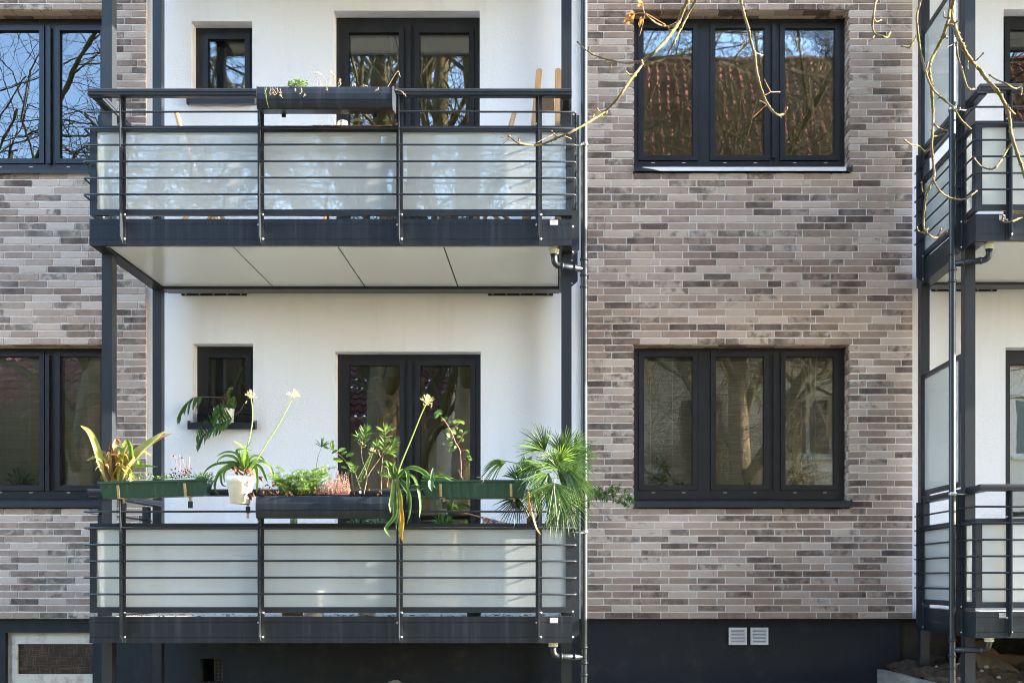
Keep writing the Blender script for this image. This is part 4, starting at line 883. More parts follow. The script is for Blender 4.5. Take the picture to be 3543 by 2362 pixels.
def pot(c, R, rb, h, label, m='pot_white', rim=True, tilt=(0,0,1), soil=True):
    p_ = thing('flower_pot', label, 'pot'); c = Vector(c)
    pr = [(rb*.3,-h),(rb,-h),(R*.93,-.2*h),(R,-.19*h),(R*1.02,-.005),(R*.98,0),(R*.93,-.004),(R*.9,-.05)] if rim else [(rb*.3,-h),(rb,-h),(R,-.02),(R*1.03,0),(R*.97,0),(R*.93,-.03)]
    MB().lathe(pr, c, 28, tilt).build('body', M[m], p_, True)
    if soil: MB().lathe([(.0,-.018),(R*.94,-.02)], c, 20, tilt).build('soil', M['soil'], p_)
    return p_
dP_ = 8.86; s_ = dP_/FPX; pc = Z('A', 609, 1046, dP_)
wp = pot(pc, 49*s_, 33*s_, 92*s_, 'white plastic pot hooked on the lower rail holding the agapanthus', tilt=(.03,0,1))
MB().box(pc.x+.045, pc.x+.063, pc.y-.01, pc.y-.007, pc.z-.30, pc.z-.20).build('bracket', M['brass'], wp); MB().box(pc.x+.04, pc.x+.068, pc.y-.015, pc.y+.01, pc.z-.262, pc.z-.215).build('rubber_clip', M['rubber'], wp)
MB().tube([pc+Vector((-.09,.03,-.12)), pc+Vector((-.075,.0,-.185)), pc+Vector((.06,0,-.20))], .003, 6).build('wire_hook', M['rubber'], wp)
dS = 10.73; ps = Z('A', 457, 430, dS)
pot(ps, 35*dS/FPX, 32*dS/FPX, 53*dS/FPX, 'small white cachepot with a fern on the window sill', rim=False)
# ------------------------------------------------------------------ plants
def leaves(parent, key, data, d, amp=.12, seed=1, fold=.25, k=2.6133, tip=.8):
    R = random.Random(seed)
    for pts, w, m in data:
        a = R.uniform(-amp, amp*.8); n = len(pts)
        q = [Z(key, x+R.uniform(-2,2), y+R.uniform(-2,2), d+a*(i/(n-1))) for i, (x, y) in enumerate(pts)]
        MB().strap(q, w/k*d/FPX, fold, R.uniform(-.9, .9), tip, (R.uniform(-.5,.5), -1, R.uniform(.0,.7)), 4).build('leaf', M[m], parent, True)
# bromeliad in the left box
BR = thing('bromeliad', 'yellowing bromeliad with broad curling leaves in the left flower box', 'plant')
leaves(BR, 'L', [([(975,1475),(915,1310),(868,1150),(805,1030),(728,968)],66,'leaf_ye'),([(1085,1475),(1150,1330),(1290,1190),(1420,1090),(1520,1010)],104,'leaf_ye'),
 ([(1065,1475),(1120,1340),(1270,1205),(1450,1085),(1572,1042)],52,'leaf_rb'),([(1010,1475),(1022,1300),(1040,1150),(1062,1095),(1112,1150)],55,'leaf_rb'),([(1050,1475),(1085,1330),(1150,1180),(1190,1150),(1130,1230)],50,'leaf_rb'),
 ([(990,1465),(960,1330),(890,1250),(780,1290)],46,'leaf_ye'),([(1000,1475),(990,1330),(940,1210),(862,1300)],40,'leaf_rb'),([(1110,1465),(1180,1350),(1300,1338),(1432,1342)],34,'leaf_lt'),
 ([(1040,1465),(1030,1240),(985,1130),(993,1195)],38,'dry'),([(1100,1465),(1200,1300),(1290,1215),(1372,1252)],50,'leaf_or'),([(1165,1445),(1192,1300),(1190,1180),(1150,1110),(1092,1170)],48,'leaf_lt'),
 ([(1185,1380),(1200,1480),(1207,1570),(1192,1640)],40,'leaf_ye'),([(985,1450),(1025,1540),(1050,1600),(1040,1640)],30,'leaf_or'),([(1000,1475),(962,1390),(930,1270)],34,'dry'),([(1255,1285),(1272,1340),(1256,1388)],38,'leaf_lt'),
 ([(1110,1460),(1160,1330),(1180,1240),(1240,1270)],42,'leaf_ye'),([(1040,1470),(1070,1280),(1120,1200),(1150,1140),(1215,1165)],46,'leaf_ye'),([(1120,1455),(1190,1420),(1255,1465)],26,'straw'),([(1075,1470),(1095,1330),(1110,1200),(1050,1160)],50,'leaf_lt'),
 ([(1250,1470),(1290,1540),(1330,1610),(1400,1630),(1440,1610)],24,'leaf_or'),([(1100,1470),(1150,1380),(1210,1290),(1215,1250)],60,'leaf_ye'),([(960,1470),(935,1430),(955,1300)],24,'straw'),([(930,1475),(915,1430),(905,1400)],22,'dry')], 8.90, .10, 3)
R = random.Random(17); ex = []
for i in range(26):
    x0 = R.uniform(960,1180); a = R.uniform(-1.1,1.1); L = R.uniform(120,280); x1, y1 = x0+math.sin(a)*L*.55, 1470-L*math.cos(a*.6); ex.append(([(x0,1478),(x0+(x1-x0)*.4,1478-(1478-y1)*.55),(x1,y1),(x1+math.copysign(R.uniform(20,70),a),y1+R.uniform(-10,80))], R.uniform(18,42), R.choice(['straw','dry','leaf_rb','leaf_rb','leaf_ye','leaf_ye','leaf_or'])))
leaves(BR, 'L', ex, 8.93, .12, 19, .4)
# low herbs, dry seed stems in the same box
HB = thing('herb_plant', 'small straggly herbs creeping along the left flower box', 'plant'); mb = MB(); R = random.Random(5)
for i in range(150):
    x = R.choice([R.uniform(1180,1420), R.uniform(1430,1560), R.uniform(1560,1900)]); y = 1455-abs(R.gauss(0,22)); c = Z('L', x, y, 8.88+R.uniform(-.04,.06))
    mb.leaf(c, (R.uniform(-1,1), R.uniform(-1,.3), R.uniform(-.1,1)), (0,-1,.6), R.uniform(.008,.018), R.uniform(.006,.011))
for i in range(26):
    x = R.uniform(1740,1920); p0 = Z('L', x, 1455, 8.88); p1 = p0+Vector((R.uniform(-.02,.04), R.uniform(-.03,.02), R.uniform(.02,.06))); mb.tube([p0, p1], .001, 3)
    for k in range(6): mb.leaf(p0.lerp(p1, k/6), (R.uniform(-1,1), R.uniform(-1,.3), R.uniform(-.3,.6)), (0,-1,.5), R.uniform(.008,.016), .007)
mb.build('foliage', M['leaf_lt'], HB)
SD = thing('dry_flower_stems', 'dry brown flower stems with dark seed heads in the left box', 'plant'); mb = MB(); hd = MB()
for pts, h in (([(1650,1450),(1610,1350),(1570,1245)],1), ([(1640,1450),(1630,1330),(1622,1232)],0), ([(1690,1450),(1670,1350),(1648,1262)],1), ([(1700,1450),(1708,1340),(1712,1255)],0), ([(1660,1450),(1680,1400),(1690,1330)],0), ([(1640,1450),(1660,1390),(1700,1365)],0)):
    mb.tube(cr([Z('L', x, y, 8.9) for x, y in pts], 3), .0018, 5)
    if h: hd.ball(Z('L', pts[-1][0], pts[-1][1], 8.9), .008, 7)
for i in range(40):
    c = Z('L', R.uniform(1560,1740), R.uniform(1350,1450), 8.9+R.uniform(-.03,.03)); hd.leaf(c, (R.uniform(-1,1), R.uniform(-1,.3), R.uniform(-.8,.8)), (0,-1,.3), R.uniform(.010,.024), .010)
mb.build('stems', M['stem_pk'], SD); hd.build('seed_heads', pbr('dark_seed', (.06,.035,.02), .9), SD)
MB().leaf(Z('L', 1545, 1440, 8.9), (0,-.2,1), (0,-1,0), .03, .016).build('leaf', M['dry'], SD)

def umbel(parent, c, ax, seed, n=20, L=.045, dead=3):
    R = random.Random(seed); mb = MB(); ax = Vector(ax).normalized(); c = Vector(c); o1 = ax.orthogonal().normalized(); o2 = ax.cross(o1)
    for i in range(n):
        th = R.uniform(.1, 1.6); ph = 2.4*i; v = ax*math.cos(th)+(o1*math.cos(ph)+o2*math.sin(ph))*math.sin(th); e = c+v*L*R.uniform(.7,1.1)
        mb.tube([c, c.lerp(e,.5)+Vector((0,0,.003)), e], [.0008,.0008,.0019], 4)
    mb.build('seed_head', M['umbel'], parent)
    for i in range(dead):
        mb = MB(); p = c+Vector((R.uniform(-.05,.05), R.uniform(-.03,.02), R.uniform(-.03,.01))); mb.leaf(p, (R.uniform(-.5,.5), -.2, -1), (0,-1,0), .026, .010); mb.build('withered_flower', M['straw'], parent)
AG = thing('agapanthus', 'agapanthus with strap leaves and two tall seed heads in the white pot', 'plant'); G_ = 'leaf'
leaves(AG, 'A', [([(640,990),(560,920),(480,912),(380,930),(300,980),(265,1040)],26,G_),([(630,990),(570,880),(480,853),(410,890),(388,945)],26,'leaf_lt'),([(620,985),(540,930),(430,980),(380,1080),(375,1160),(412,1205)],30,G_),([(630,985),(560,940),(490,960),(455,1020),(462,1095)],32,'leaf_lt'),
 ([(650,980),(620,900),(560,830),(470,820),(382,857)],22,G_),([(650,980),(662,860),(625,775),(540,712)],40,'leaf_lt'),([(655,980),(640,850),(690,748),(706,735)],26,G_),([(640,990),(600,880),(572,805),(640,788),(712,803)],24,G_),([(680,980),(720,900),(800,908),(870,955),(900,1030),(906,1092)],32,'leaf_lt'),
 ([(690,990),(740,940),(790,960),(830,1040),(852,1092)],30,G_),([(690,985),(728,945),(750,1050),(756,1192)],44,'leaf_lt'),([(660,970),(700,870),(780,858),(832,902)],22,G_),([(650,985),(630,930),(640,830),(655,780)],40,'leaf_lt'),([(560,950),(440,1000),(430,1050),(442,1112),(478,1132)],24,'leaf_lt'),
 ([(660,985),(700,930),(690,860),(720,840)],34,'leaf_lt'),([(630,985),(590,900),(600,830),(590,800)],34,G_),([(670,985),(760,905),(850,920),(905,1000)],26,'leaf_lt')], 8.90, .11, 9)
for pts, ax in (([(655,990),(668,780),(690,680),(712,560),(715,440),(702,332)], (-.03,0,1)), ([(690,990),(740,910),(830,760),(950,570),(1040,400),(1085,322)], (.45,0,1))):
    c = cr([Z('A', x, y, 8.9) for x, y in pts], 5); MB().tube(c, [.0056-.0022*i/len(c) for i in range(len(c))], 7).build('flower_stalk', M['stem'], AG, True); umbel(AG, c[-1], ax, int(pts[0][0]), 24, .060, 1)
R = random.Random(31)
for i in range(16):
    p = Z('A', R.uniform(555,725), R.uniform(985,1040), 8.84+R.uniform(-.03,.03)); mb = MB().strap([p, p+Vector((R.uniform(-.02,.02),-.01,.018)), p+Vector((R.uniform(-.04,.04),-.02,R.uniform(-.02,.04)))], R.uniform(.012,.026), .5, R.uniform(-2,2)); mb.build('husk', M['dry' if i % 2 else 'petiole'], AG)
for (x, y) in ((545,950),(715,1180),(700,1215),(790,1040),(690,1195)):
    p = Z('A', x, y, 8.80); MB().strap([p, p+Vector((.012,-.01,-.012)), p+Vector((.02,.0,-.04))], .03, .6, 1.4).build('husk', M['dry'], AG)
A2 = thing('agapanthus', 'agapanthus with long drooping leaves hanging over the rail beside the dark planter', 'plant')
leaves(A2, 'A', [([(2000,1060),(1962,960),(1920,903),(1878,945)],34,G_),([(1990,1070),(1975,1200),(1958,1300),(1964,1366)],40,'leaf_lt'),([(2000,1080),(2012,1250),(2000,1400),(1930,1490),(1925,1540),(1965,1590)],38,G_),([(2000,1075),(2030,1240),(2025,1400),(2010,1540)],36,'leaf_gr'),
 ([(2020,1080),(2060,1250),(2062,1420),(2030,1545)],36,'leaf_lt'),([(2020,1060),(2098,985),(2122,1060),(2110,1300)],38,'leaf_lt'),([(2030,1050),(2150,1035),(2205,1140),(2230,1300),(2222,1412)],34,G_),([(2030,1050),(2120,968),(2230,990),(2320,1045),(2450,1030),(2530,1085)],32,G_),
 ([(2030,1045),(2150,958),(2260,985),(2330,1040)],30,'leaf_lt'),([(2010,1060),(2005,970),(1945,900)],32,'leaf_lt'),([(2022,1100),(2050,1300),(2072,1450),(2062,1570),(2080,1640)],40,'leaf_or'),([(2040,1080),(2130,1200),(2142,1350),(2112,1468)],34,G_),([(1995,1065),(1985,960),(2010,900)],28,G_),
 ([(2030,1090),(2040,1300),(2050,1500),(2040,1600)],30,'leaf_ye'),([(2010,1060),(2060,990),(2110,1000),(2140,1100)],30,'leaf_lt'),([(2000,1075),(1960,1010),(1940,960),(1900,950)],26,G_),([(2060,1060),(2150,1130),(2200,1090)],24,'leaf_dk')], 8.78, .07, 12)
c = cr([Z('A', x, y, 8.78) for x, y in [(2015,1060),(2060,920),(2160,680),(2240,480),(2287,382)]], 5); MB().tube(c, [.0058-.002*i/len(c) for i in range(len(c))], 7).build('flower_stalk', M['stem'], A2, True); umbel(A2, c[-1], (.2,0,1), 77, 36, .066, 3)
for x in (1670, 1690, 1720): MB().tube([Z('A', x, 1060, 9.1), Z('A', 1795+(x-1690)*.3, 825, 9.1)], .002, 5).build('flower_stalk', M['stem'], A2)
umbel(A2, Z('A', 1800, 812, 9.1), (.2,0,1), 5, 18, .03, 1)
# asparagus fern, heather and dead leaves in the lower planter
AF = thing('asparagus_fern', 'feathery light green asparagus fern in the lower dark planter', 'plant'); mb = MB(); R = random.Random(8); stm = MB()
for i in range(70):
    x0 = R.uniform(960,1270); p0 = Z('A', x0, 1200, 8.92+R.uniform(-.06,.05)); a = R.uniform(-.9,.9)+(.35 if x0 > 1100 else -.2); L = R.uniform(.08,.20) if i > 12 else R.uniform(.18,.27)
    if i <= 7: a = R.uniform(.3,.9)
    c = cr([p0, p0+Vector((math.sin(a)*L*.5, R.uniform(-.03,.02), L*.62)), p0+Vector((math.sin(a)*L*1.05, R.uniform(-.06,.03), L*R.uniform(.6,.95)))], 7); stm.tube(c, .0009, 3, False)
    for j, p in enumerate(c[3:]):
        for s in range(5):
            v = Vector((R.uniform(-1,1), R.uniform(-.8,.6), R.uniform(-.25,.6))).normalized()*R.uniform(.008,.024); e = p+v; w = v.cross(Vector((0,-1,.4))).normalized()*.0016
            for q in range(4): t = .3+.22*q; b = p+v*t; u = (v.normalized()*.4+w.normalized()*(1 if q % 2 else -1)).normalized()*.010; mb.add([b-v*.10, b+u, b+v*.08], [(0,1,2)])
            mb.add([p-w*.5, e, p+w*.5], [(0,1,2)])
mb.build('foliage', M['leaf_lt'], AF); stm.build('stems', M['stem'], AF)
HE = thing('heather', 'faded pinkish heather in the lower dark planter', 'plant'); mb = MB(); R = random.Random(18)
for i in range(170):
    x = 1290+300*R.random(); hmax = 85+125*math.exp(-((x-1530)/70)**2)+60*math.exp(-((x-1410)/50)**2); p0 = Z('A', x, 1205, 8.92+R.uniform(-.07,.05)); L = hmax*R.uniform(.35,1.12)/2.6133*8.9/FPX
    lean = R.uniform(-.25,.25); e = p0+Vector((lean*L, R.uniform(-.02,.02), L)); mb.tube([p0, e], .0009, 3, False)
    for j in range(20):
        b = p0.lerp(e, .2+.8*j/20); v = Vector((R.uniform(-1,1), R.uniform(-1,1), R.uniform(.1,1)))*.0058; w = v.cross(Vector((.3,-1,.2))).normalized()*.0022; mb.add([b, b+v*.6+w, b+v*1.2, b+v*.6-w], [(0,1,2,3)])
mb.build('sprigs', M['heather'], HE)
DL = thing('dead_leaves', 'curled dead brown leaves along the lower dark planter', 'leaves'); R = random.Random(4)
for (x, y, s) in ((860,1130,30),(850,1170,34),(890,1190,30),(820,1180,26),(1060,1190,30),(1080,1215,22),(1030,1200,24),(950,1180,26),(915,1100,20),(1850,1200,26),(1855,1235,18),(1780,1155,20),(1640,1165,20),(1150,1200,20),(1230,1190,18),(1310,1195,18),(790,1060,22),(780,1160,20),(900,1130,26)):
    for k in range(2):
        p = Z('A', x+R.uniform(-8,8), y+R.uniform(-8,8), 8.84+R.uniform(-.03,.03)); L = s/2.6133*8.9/FPX; v = Vector((R.uniform(-1,1), R.uniform(-.6,.2), R.uniform(-1,.6)))
        MB().strap([p, p+v*L*.5+Vector((0,-.008,.004)), p+v*L], L*.7, .6, R.uniform(-2,2)).build('leaf', M['dry'], DL)
st_ = MB()
for i in range(26): p = Z('A', R.uniform(775,930), 1205, 8.9); st_.tube([p, p+Vector((R.uniform(-.03,.03), R.uniform(-.02,.02), R.uniform(.02,.07)))], .001, 3)
st_.build('stems', M['stem_pk'], DL)
tgp = Z('A', 1690, 1180, 8.86); tag(MB().obox(tgp, (.007,.001,.004), (0,.0007,0), (-.004,0,.009)).build('plant_tag', M['white_plastic']), 'small white plant tag at the right end of the lower planter', 'tag')
# oleanders and the toothed-leaf shoot
def rosette(mb, p, ax, n, L, R, W=.22, spread=(.3,1.2)):
    ax = Vector(ax).normalized(); o1 = ax.orthogonal().normalized(); o2 = ax.cross(o1)
    for i in range(n):
        th = R.uniform(*spread); ph = 2.4*i+R.random(); v = ax*math.cos(th)+(o1*math.cos(ph)+o2*math.sin(ph))*math.sin(th); l = L*R.uniform(.7,1.1)
        mb.leaf(p, v, Vector((0,-.8,.6)) if abs(v.z) < .9 else Vector((0,-1,0)), l, l*W, 0, R.uniform(0,.25))
OL = thing('oleander', 'young oleander shoots with narrow leaves standing behind the lower planter', 'plant'); R = random.Random(22)
def oleander(pts, lv, d=8.98, L=.07, m='leaf', rs=.0028, key='A', root=OL):
    c = cr([Z(key, x, y, d) for x, y in pts], 6); MB().tube(c, [rs*(1.3-.8*i/len(c)) for i in range(len(c))], 6).build('stem', M['stem_br'], root, True); mb = MB()
    for i, p in enumerate(c):
        t = i/(len(c)-1)
        if t < lv: continue
        ax = (c[min(i+1,len(c)-1)]-c[i-1]).normalized(); rosette(mb, p, ax, 14 if i == len(c)-1 else 3, L*(1.15 if i == len(c)-1 else 1), R, .105, (.2,1.35) if i == len(c)-1 else (.5,1.3))
    mb.build('foliage', M[m], root)
oleander([(1720,1200),(1750,1040),(1700,850),(1712,720),(1735,650)], .62); oleander([(1722,1200),(1762,1030),(1870,870),(1908,780),(1915,640)], .60, 8.95, .078, 'leaf_lt'); oleander([(1880,1200),(1885,950),(1900,850),(1960,815)], .70, 8.95, .068, 'leaf_lt')
oleander([(1268,1200),(1300,900),(1338,775)], .93, 9.0, .075, 'leaf_dk'); oleander([(1690,1150),(1645,1010)], .9, 8.95, .065); oleander([(1875,1130),(1880,1040)], .9, 8.95, .06); oleander([(1930,1140),(1945,1050)], .9, 8.95, .055, 'leaf_lt'); oleander([(1740,760),(1700,740),(1680,690)], .75, 8.97, .06)
oleander([(1870,860),(1850,800),(1840,760)], .6, 8.94, .055, 'leaf_lt'); oleander([(1930,800),(1965,770),(1985,745)], .6, 8.94, .055)
SH_ = thing('holly_shoot', 'thin shoot with toothed leaves leaning left of the oleander', 'plant')
c = cr([Z('A', x, y, 8.96) for x, y in [(1635,1200),(1600,980),(1540,880),(1440,800),(1370,770)]], 5); MB().tube(c, .0026, 6).build('stem', M['stem_br'], SH_, True)
for x, y, ang, L in ((1440,800,1.6,34),(1420,770,1.2,30),(1490,810,.35,36),(1520,840,.5,26),(1560,860,.45,36),(1530,900,2.9,40),(1560,910,-.3,36),(1570,960,2.9,26),(1590,930,-.5,30),(1650,1075,-.1,24),(1480,800,-2.6,26),(1400,790,2.6,24),(1600,990,-2.6,24)):
    L = L/2.6133*8.96/FPX*2.2; MB().leaf(Z('A', x, y, 8.95), (math.cos(ang), R.uniform(-.4,.1), math.sin(ang)), (R.uniform(-.4,.4),-1,R.uniform(0,.7)), L, L*.48, .14).build('leaf', M['leaf_lt' if L > .06 else 'leaf'], SH_)
# carob sapling
CA = thing('sapling', 'thin sapling with round leaves and a reddish stem in the right flower box', 'plant')
for pts, r in (([(775,1075),(770,900),(760,800),(720,730),(690,650),(640,560),(590,500)],.0030),([(725,760),(760,720),(785,670),(800,645)],.0016),([(690,650),(720,590),(750,560)],.0016),([(765,820),(800,800),(830,805)],.0018),([(700,720),(670,680),(660,660)],.0014),([(770,885),(790,880),(810,885)],.0012)):
    MB().tube(cr([Z('B', x, y, 8.92) for x, y in pts], 5), r, 6).build('stem', M['stem_pk'], CA, True)
MB().tube([Z('B', 780,1065,8.9), Z('B', 765,1020,8.9), Z('B', 750,978,8.9)], [.007,.006,.005], 7).build('stump', M['stem_br'], CA, True)
for x, y, r in ((550,480,45),(578,455,40),(630,515,30),(675,545,18),(720,545,32),(750,540,32),(785,550,28),(655,615,24),(705,635,36),(770,630,30),(815,640,30),(660,665,30),(655,690,24),(750,680,26),(785,710,22),(615,745,22),(680,745,32),(700,795,24),(660,800,24),(720,775,20),(830,815,30),(840,860,30),(855,880,25),(600,530,18),(740,600,18)):
    L = r*1.55/2.6133*8.9/FPX; a = R.uniform(0, 6.28); v = Vector((math.cos(a), R.uniform(-.3,.3), math.sin(a))); MB().leaf(Z('B', x, y, 8.92+R.uniform(-.04,.04))-v*L*.5, v, (R.uniform(-.5,.5),-1,R.uniform(-.2,.9)), L, L*.78, .05, .2).build('leaf', M['leaf_lt' if R.random() < .55 else 'leaf'], CA)
# aloe
AL = thing('aloe', 'spiky dark green aloe in the right flower box', 'plant'); R = random.Random(41)
def spike(p, v, L, w, m, root): 
    v = Vector(v).normalized(); p = Vector(p); sd = v.cross(Vector((0,-1,0))).normalized(); n = 7; mb = MB(); pts = [p+v*L*t+Vector((0,0,-.15*L*t*t*(1-abs(v.z)))) for t in [i/n for i in range(n+1)]]
    mb.tube(pts, [w*.5*(1-(i/n)**1.5)+.0006 for i in range(n+1)], 6)
    for i in range(1, n):
        for s in (-1, 1):
            b = pts[i]+sd*s*w*.45*(1-(i/n)**1.5); mb.add([b, b+sd*s*.004+v*.004, b+v*.005], [(0,1,2)])
    mb.build('leaf', M[m], root, True)
c0 = Z('B', 1290, 1055, 8.90)
for i in range(15): a = math.pi*(.02+.96*i/14); spike(c0+Vector((-.02*math.cos(a)*-1,R.uniform(-.04,.04),0)), (math.cos(a)-.15, R.uniform(-.5,.3), .25+.8*math.sin(a)), R.uniform(.09,.13), .015, 'leaf_dk', AL)
for i in range(16): t = i/15; b = Z('B', 1310+60*t, 1040-150*t, 8.88); s = 1 if i % 2 else -1; spike(b, (s*.85+.35, R.uniform(-.5,.3), .9), .085*(1-.35*t), .019*(1-.3*t), 'leaf', AL)
AV = thing('agave', 'small grey-green agave leaf rosette at the left end of the right box', 'plant')
leaves(AV, 'B', [([(505,1085),(512,1020),(520,955)],30,'leaf_gr'),([(500,1075),(498,1120),(506,1172)],54,'leaf_gr'),([(510,1085),(450,1040),(420,1050)],26,'leaf'),([(515,1090),(540,1130),(555,1160)],26,'leaf_dk'),([(500,1090),(450,1110),(310,1150)],26,'leaf_dk'),([(520,1085),(600,1045),(690,1085)],28,'leaf'),([(520,1080),(560,1040),(720,1060)],26,'leaf')], 8.72, .04, 6)
sk = thing('twig_hook', 'bent brown twig lying over the edge of the right flower box', 'twig'); MB().tube(cr([Z('B', x, y, 8.76) for x, y in [(910,1048),(965,1052),(970,1085),(950,1108)]], 5), .0024, 6).build('stem', M['stem_br'], sk, True)
# fan palm
PA = thing('fan_palm', 'bushy fan palm at the right end of the lower left balcony', 'plant'); R = random.Random(51); k = 8.9/FPX/2.6133
def fan(hx, hy, d, ang, span, L, n, base=(1670,1060), m='palm', flat=.35, dd=0, droop=.12):
    h = Z('B', hx, hy, d); b = Z('B', *base, 8.98); mb = MB(); c = cr([b, b.lerp(h,.5)+Vector((0,-.02,.03)), h], 6); MB().tube(c, .0035, 5).build('petiole', M['stem'], PA, True)
    for i in range(n):
        a = ang+span*((i+.5)/n-.5); ll = L*k*R.uniform(.84,1.22)*(1-.25*abs((i+.5)/n-.5)); v = Vector((math.cos(a), 0, math.sin(a))); v.y = R.uniform(-.12,.12)-flat+dd
        e = h+v*ll; e.z -= droop*ll; md = h+v*ll*.5
        mb.strap([h, md, e],   .0085*R.uniform(.75,1.1), .45, R.uniform(-.4,.4), .75, (R.uniform(-.3,.3),-1,.3), 4, .25)
    mb.build('frond', M[m], PA, True)
D2 = math.radians
fan(1530,810,8.95,D2(130),D2(120),270,24,m='palm'); fan(1690,840,8.90,D2(80),D2(130),250,28); fan(1745,910,8.92,D2(20),D2(95),240,22); fan(1615,1098,8.66,D2(268),D2(150),310,30,flat=.1,droop=.05)
fan(1490,930,8.82,D2(215),D2(110),250,22,droop=.25); fan(1720,1000,8.78,D2(-35),D2(110),260,22,droop=.3); fan(1700,1230,8.80,D2(-55),D2(120),290,26,base=(1690,1150),droop=.2); fan(1290,1240,9.1,D2(245),D2(130),230,20,base=(1500,1150),m='leaf_dk')
fan(1180,900,8.98,D2(205),D2(60),250,14,base=(1500,1060),droop=.35); fan(1600,960,9.0,D2(100),D2(170),200,22,m='leaf'); fan(1660,1330,8.9,D2(265),D2(120),190,20,base=(1660,1200),m='leaf_dk'); fan(1560,1010,8.76,D2(240),D2(110),240,20,droop=.2); fan(1800,1040,8.9,D2(-60),D2(80),250,16,droop=.15); fan(1660,900,8.80,D2(60),D2(200),170,20,m='leaf_lt',flat=.6)
fan(1600,1330,8.95,D2(285),D2(90),200,16,base=(1650,1200)); fan(1430,1180,8.95,D2(255),D2(90),200,14,base=(1600,1120))
for i in range(9):
    fan(R.uniform(1480,1800), R.uniform(780,1150), R.uniform(8.75,9.05), R.uniform(-1.2,4.2), D2(R.uniform(60,110)), R.uniform(190,290), 13, m=R.choice(['palm','palm','leaf']), droop=R.uniform(.05,.4))
mb = MB().lathe([(.0,-.32),(.095,-.32),(.13,.0),(.12,.0)], Z('B', 1680, 1170, 9.25), 20); mb.build('pot', M['rubber'], PA, True)
rb = MB().ball(Z('B', 1405, 1445, 9.3), .045, 10, (.8,.8,1.1)); rb.build('fibre_ball', pbr('palm_fibre', (.09,.045,.02), .95, bump=(60,1,.02)), PA, True)
MB().strap([Z('B', x, y, 8.7) for x, y in [(1385,1180),(1395,1290),(1430,1400),(1460,1500),(1497,1568)]], .022, .6, 2.5, .6).build('dry_frond', M['petiole'], PA)
for i in range(10): x = R.uniform(1360,1440); MB().tube(cr([Z('B', x, 1180, 8.95), Z('B', x+R.uniform(-40,40), 1260, 8.95), Z('B', x+R.uniform(-80,80), 1350+R.uniform(-40,60), 8.95)], 4), .0016, 4).build('dry_fibre', M['leaf_dk' if i % 2 else 'petiole'], PA)
# trailing plant in the side box
TP = thing('trailing_plant', 'trailing narrow-leaved plant reaching out right of the downpipe', 'plant'); R = random.Random(61); mb = MB(); stm = MB()
for pts in ([(1950,1190),(2030,1240),(2110,1250),(2200,1270),(2290,1250),(2330,1290)], [(1960,1200),(2010,1180),(2040,1140)], [(2080,1240),(2120,1170),(2150,1120)], [(2130,1250),(2180,1180),(2200,1120)], [(2200,1265),(2240,1220),(2260,1170)], [(2260,1255),(2290,1220),(2320,1280)], [(2180,1265),(2240,1290),(2270,1310)], [(1985,1195),(2060,1200),(2100,1190)], [(2030,1235),(2020,1190),(2000,1140)], [(2150,1255),(2140,1200),(2120,1160)]):
    c = cr([Z('B', x, y, 9.45) for x, y in pts], 5); stm.tube(c, .0013, 4)
    for i, p in enumerate(c[2:]): rosette(mb, p, Vector((R.uniform(-.4,.6), R.uniform(-.5,.2), R.uniform(-.3,.9))), 5, .035, R, .20, (.3,1.3))
mb.build('foliage', M['leaf'], TP); stm.build('stems', M['stem_br'], TP)
leaves(TP, 'B', [([(1930,1180),(1985,1165),(2010,1230),(2048,1285)],26,'leaf_dk'),([(1930,1180),(1990,1190),(1995,1270)],24,'leaf_dk'),([(1900,1170),(1850,1120),(1820,1140)],30,'leaf'),([(1880,1165),(1830,1150),(1800,1210)],26,'leaf'),([(1900,1165),(1860,1090),(1840,1080)],24,'leaf_dk')], 9.5, .05, 3)
# fern cactus on the little window sill
FE = thing('sill_fern', 'fern with deeply cut drooping fronds on the small lower window sill', 'plant'); R = random.Random(71)
def frond(pts, lob, L, d=10.66, m='leaf', side=-1, both=False):
    c = cr([Z('A', x, y, d-.05*math.sin(i)) for i, (x, y) in enumerate(pts)], 7); MB().tube(c, .0022, 5).build('midrib', M['stem_br'], FE, True); mb = MB(); n = len(c)
    for i in range(int(n*lob), n, 2):
        t = i/(n-1); T = (c[min(i+1,n-1)]-c[i-1]).normalized(); l = L*d/FPX/2.6133*(.55+.6*math.sin(math.pi*min(1,t*.95)))*R.uniform(.75,1.1)
        for s in ((1,-1) if both else (1,)):
            dn = Vector((T.x*.35+R.uniform(-.12,.12), R.uniform(-.3,.1), -1 if s > 0 else .6)).normalized(); mb.strap([c[i], c[i]+dn*l*.5+Vector((R.uniform(-.006,.006),-.006,0)), c[i]+dn*l], .026*(1.1-.6*t), .22, R.uniform(-1.1,1.1), .5, (R.uniform(-.5,.5),-1,.3), 3, .6)
    mb.build('frond', M[m], FE, True)
frond([(560,350),(450,328),(330,322),(250,318),(170,335),(100,400),(60,460),(42,500)], .42, 125); frond([(640,375),(600,450),(520,515),(440,555),(370,590),(290,650),(235,710),(215,750)], .28, 110, both=True, m='leaf'); frond([(460,430),(420,460),(385,510),(370,560)], .1, 75, both=True); frond([(520,345),(495,300),(505,265),(535,240)], .3, 24, both=True, m='leaf')
frond([(470,420),(520,370),(560,390)], .2, 55, both=True, m='leaf'); frond([(430,420),(440,470),(420,540)], .1, 70, both=True)
fl = thing('dried_flowers', 'rusty red dried flower heads in the small sill pot', 'flowers'); mb = MB()
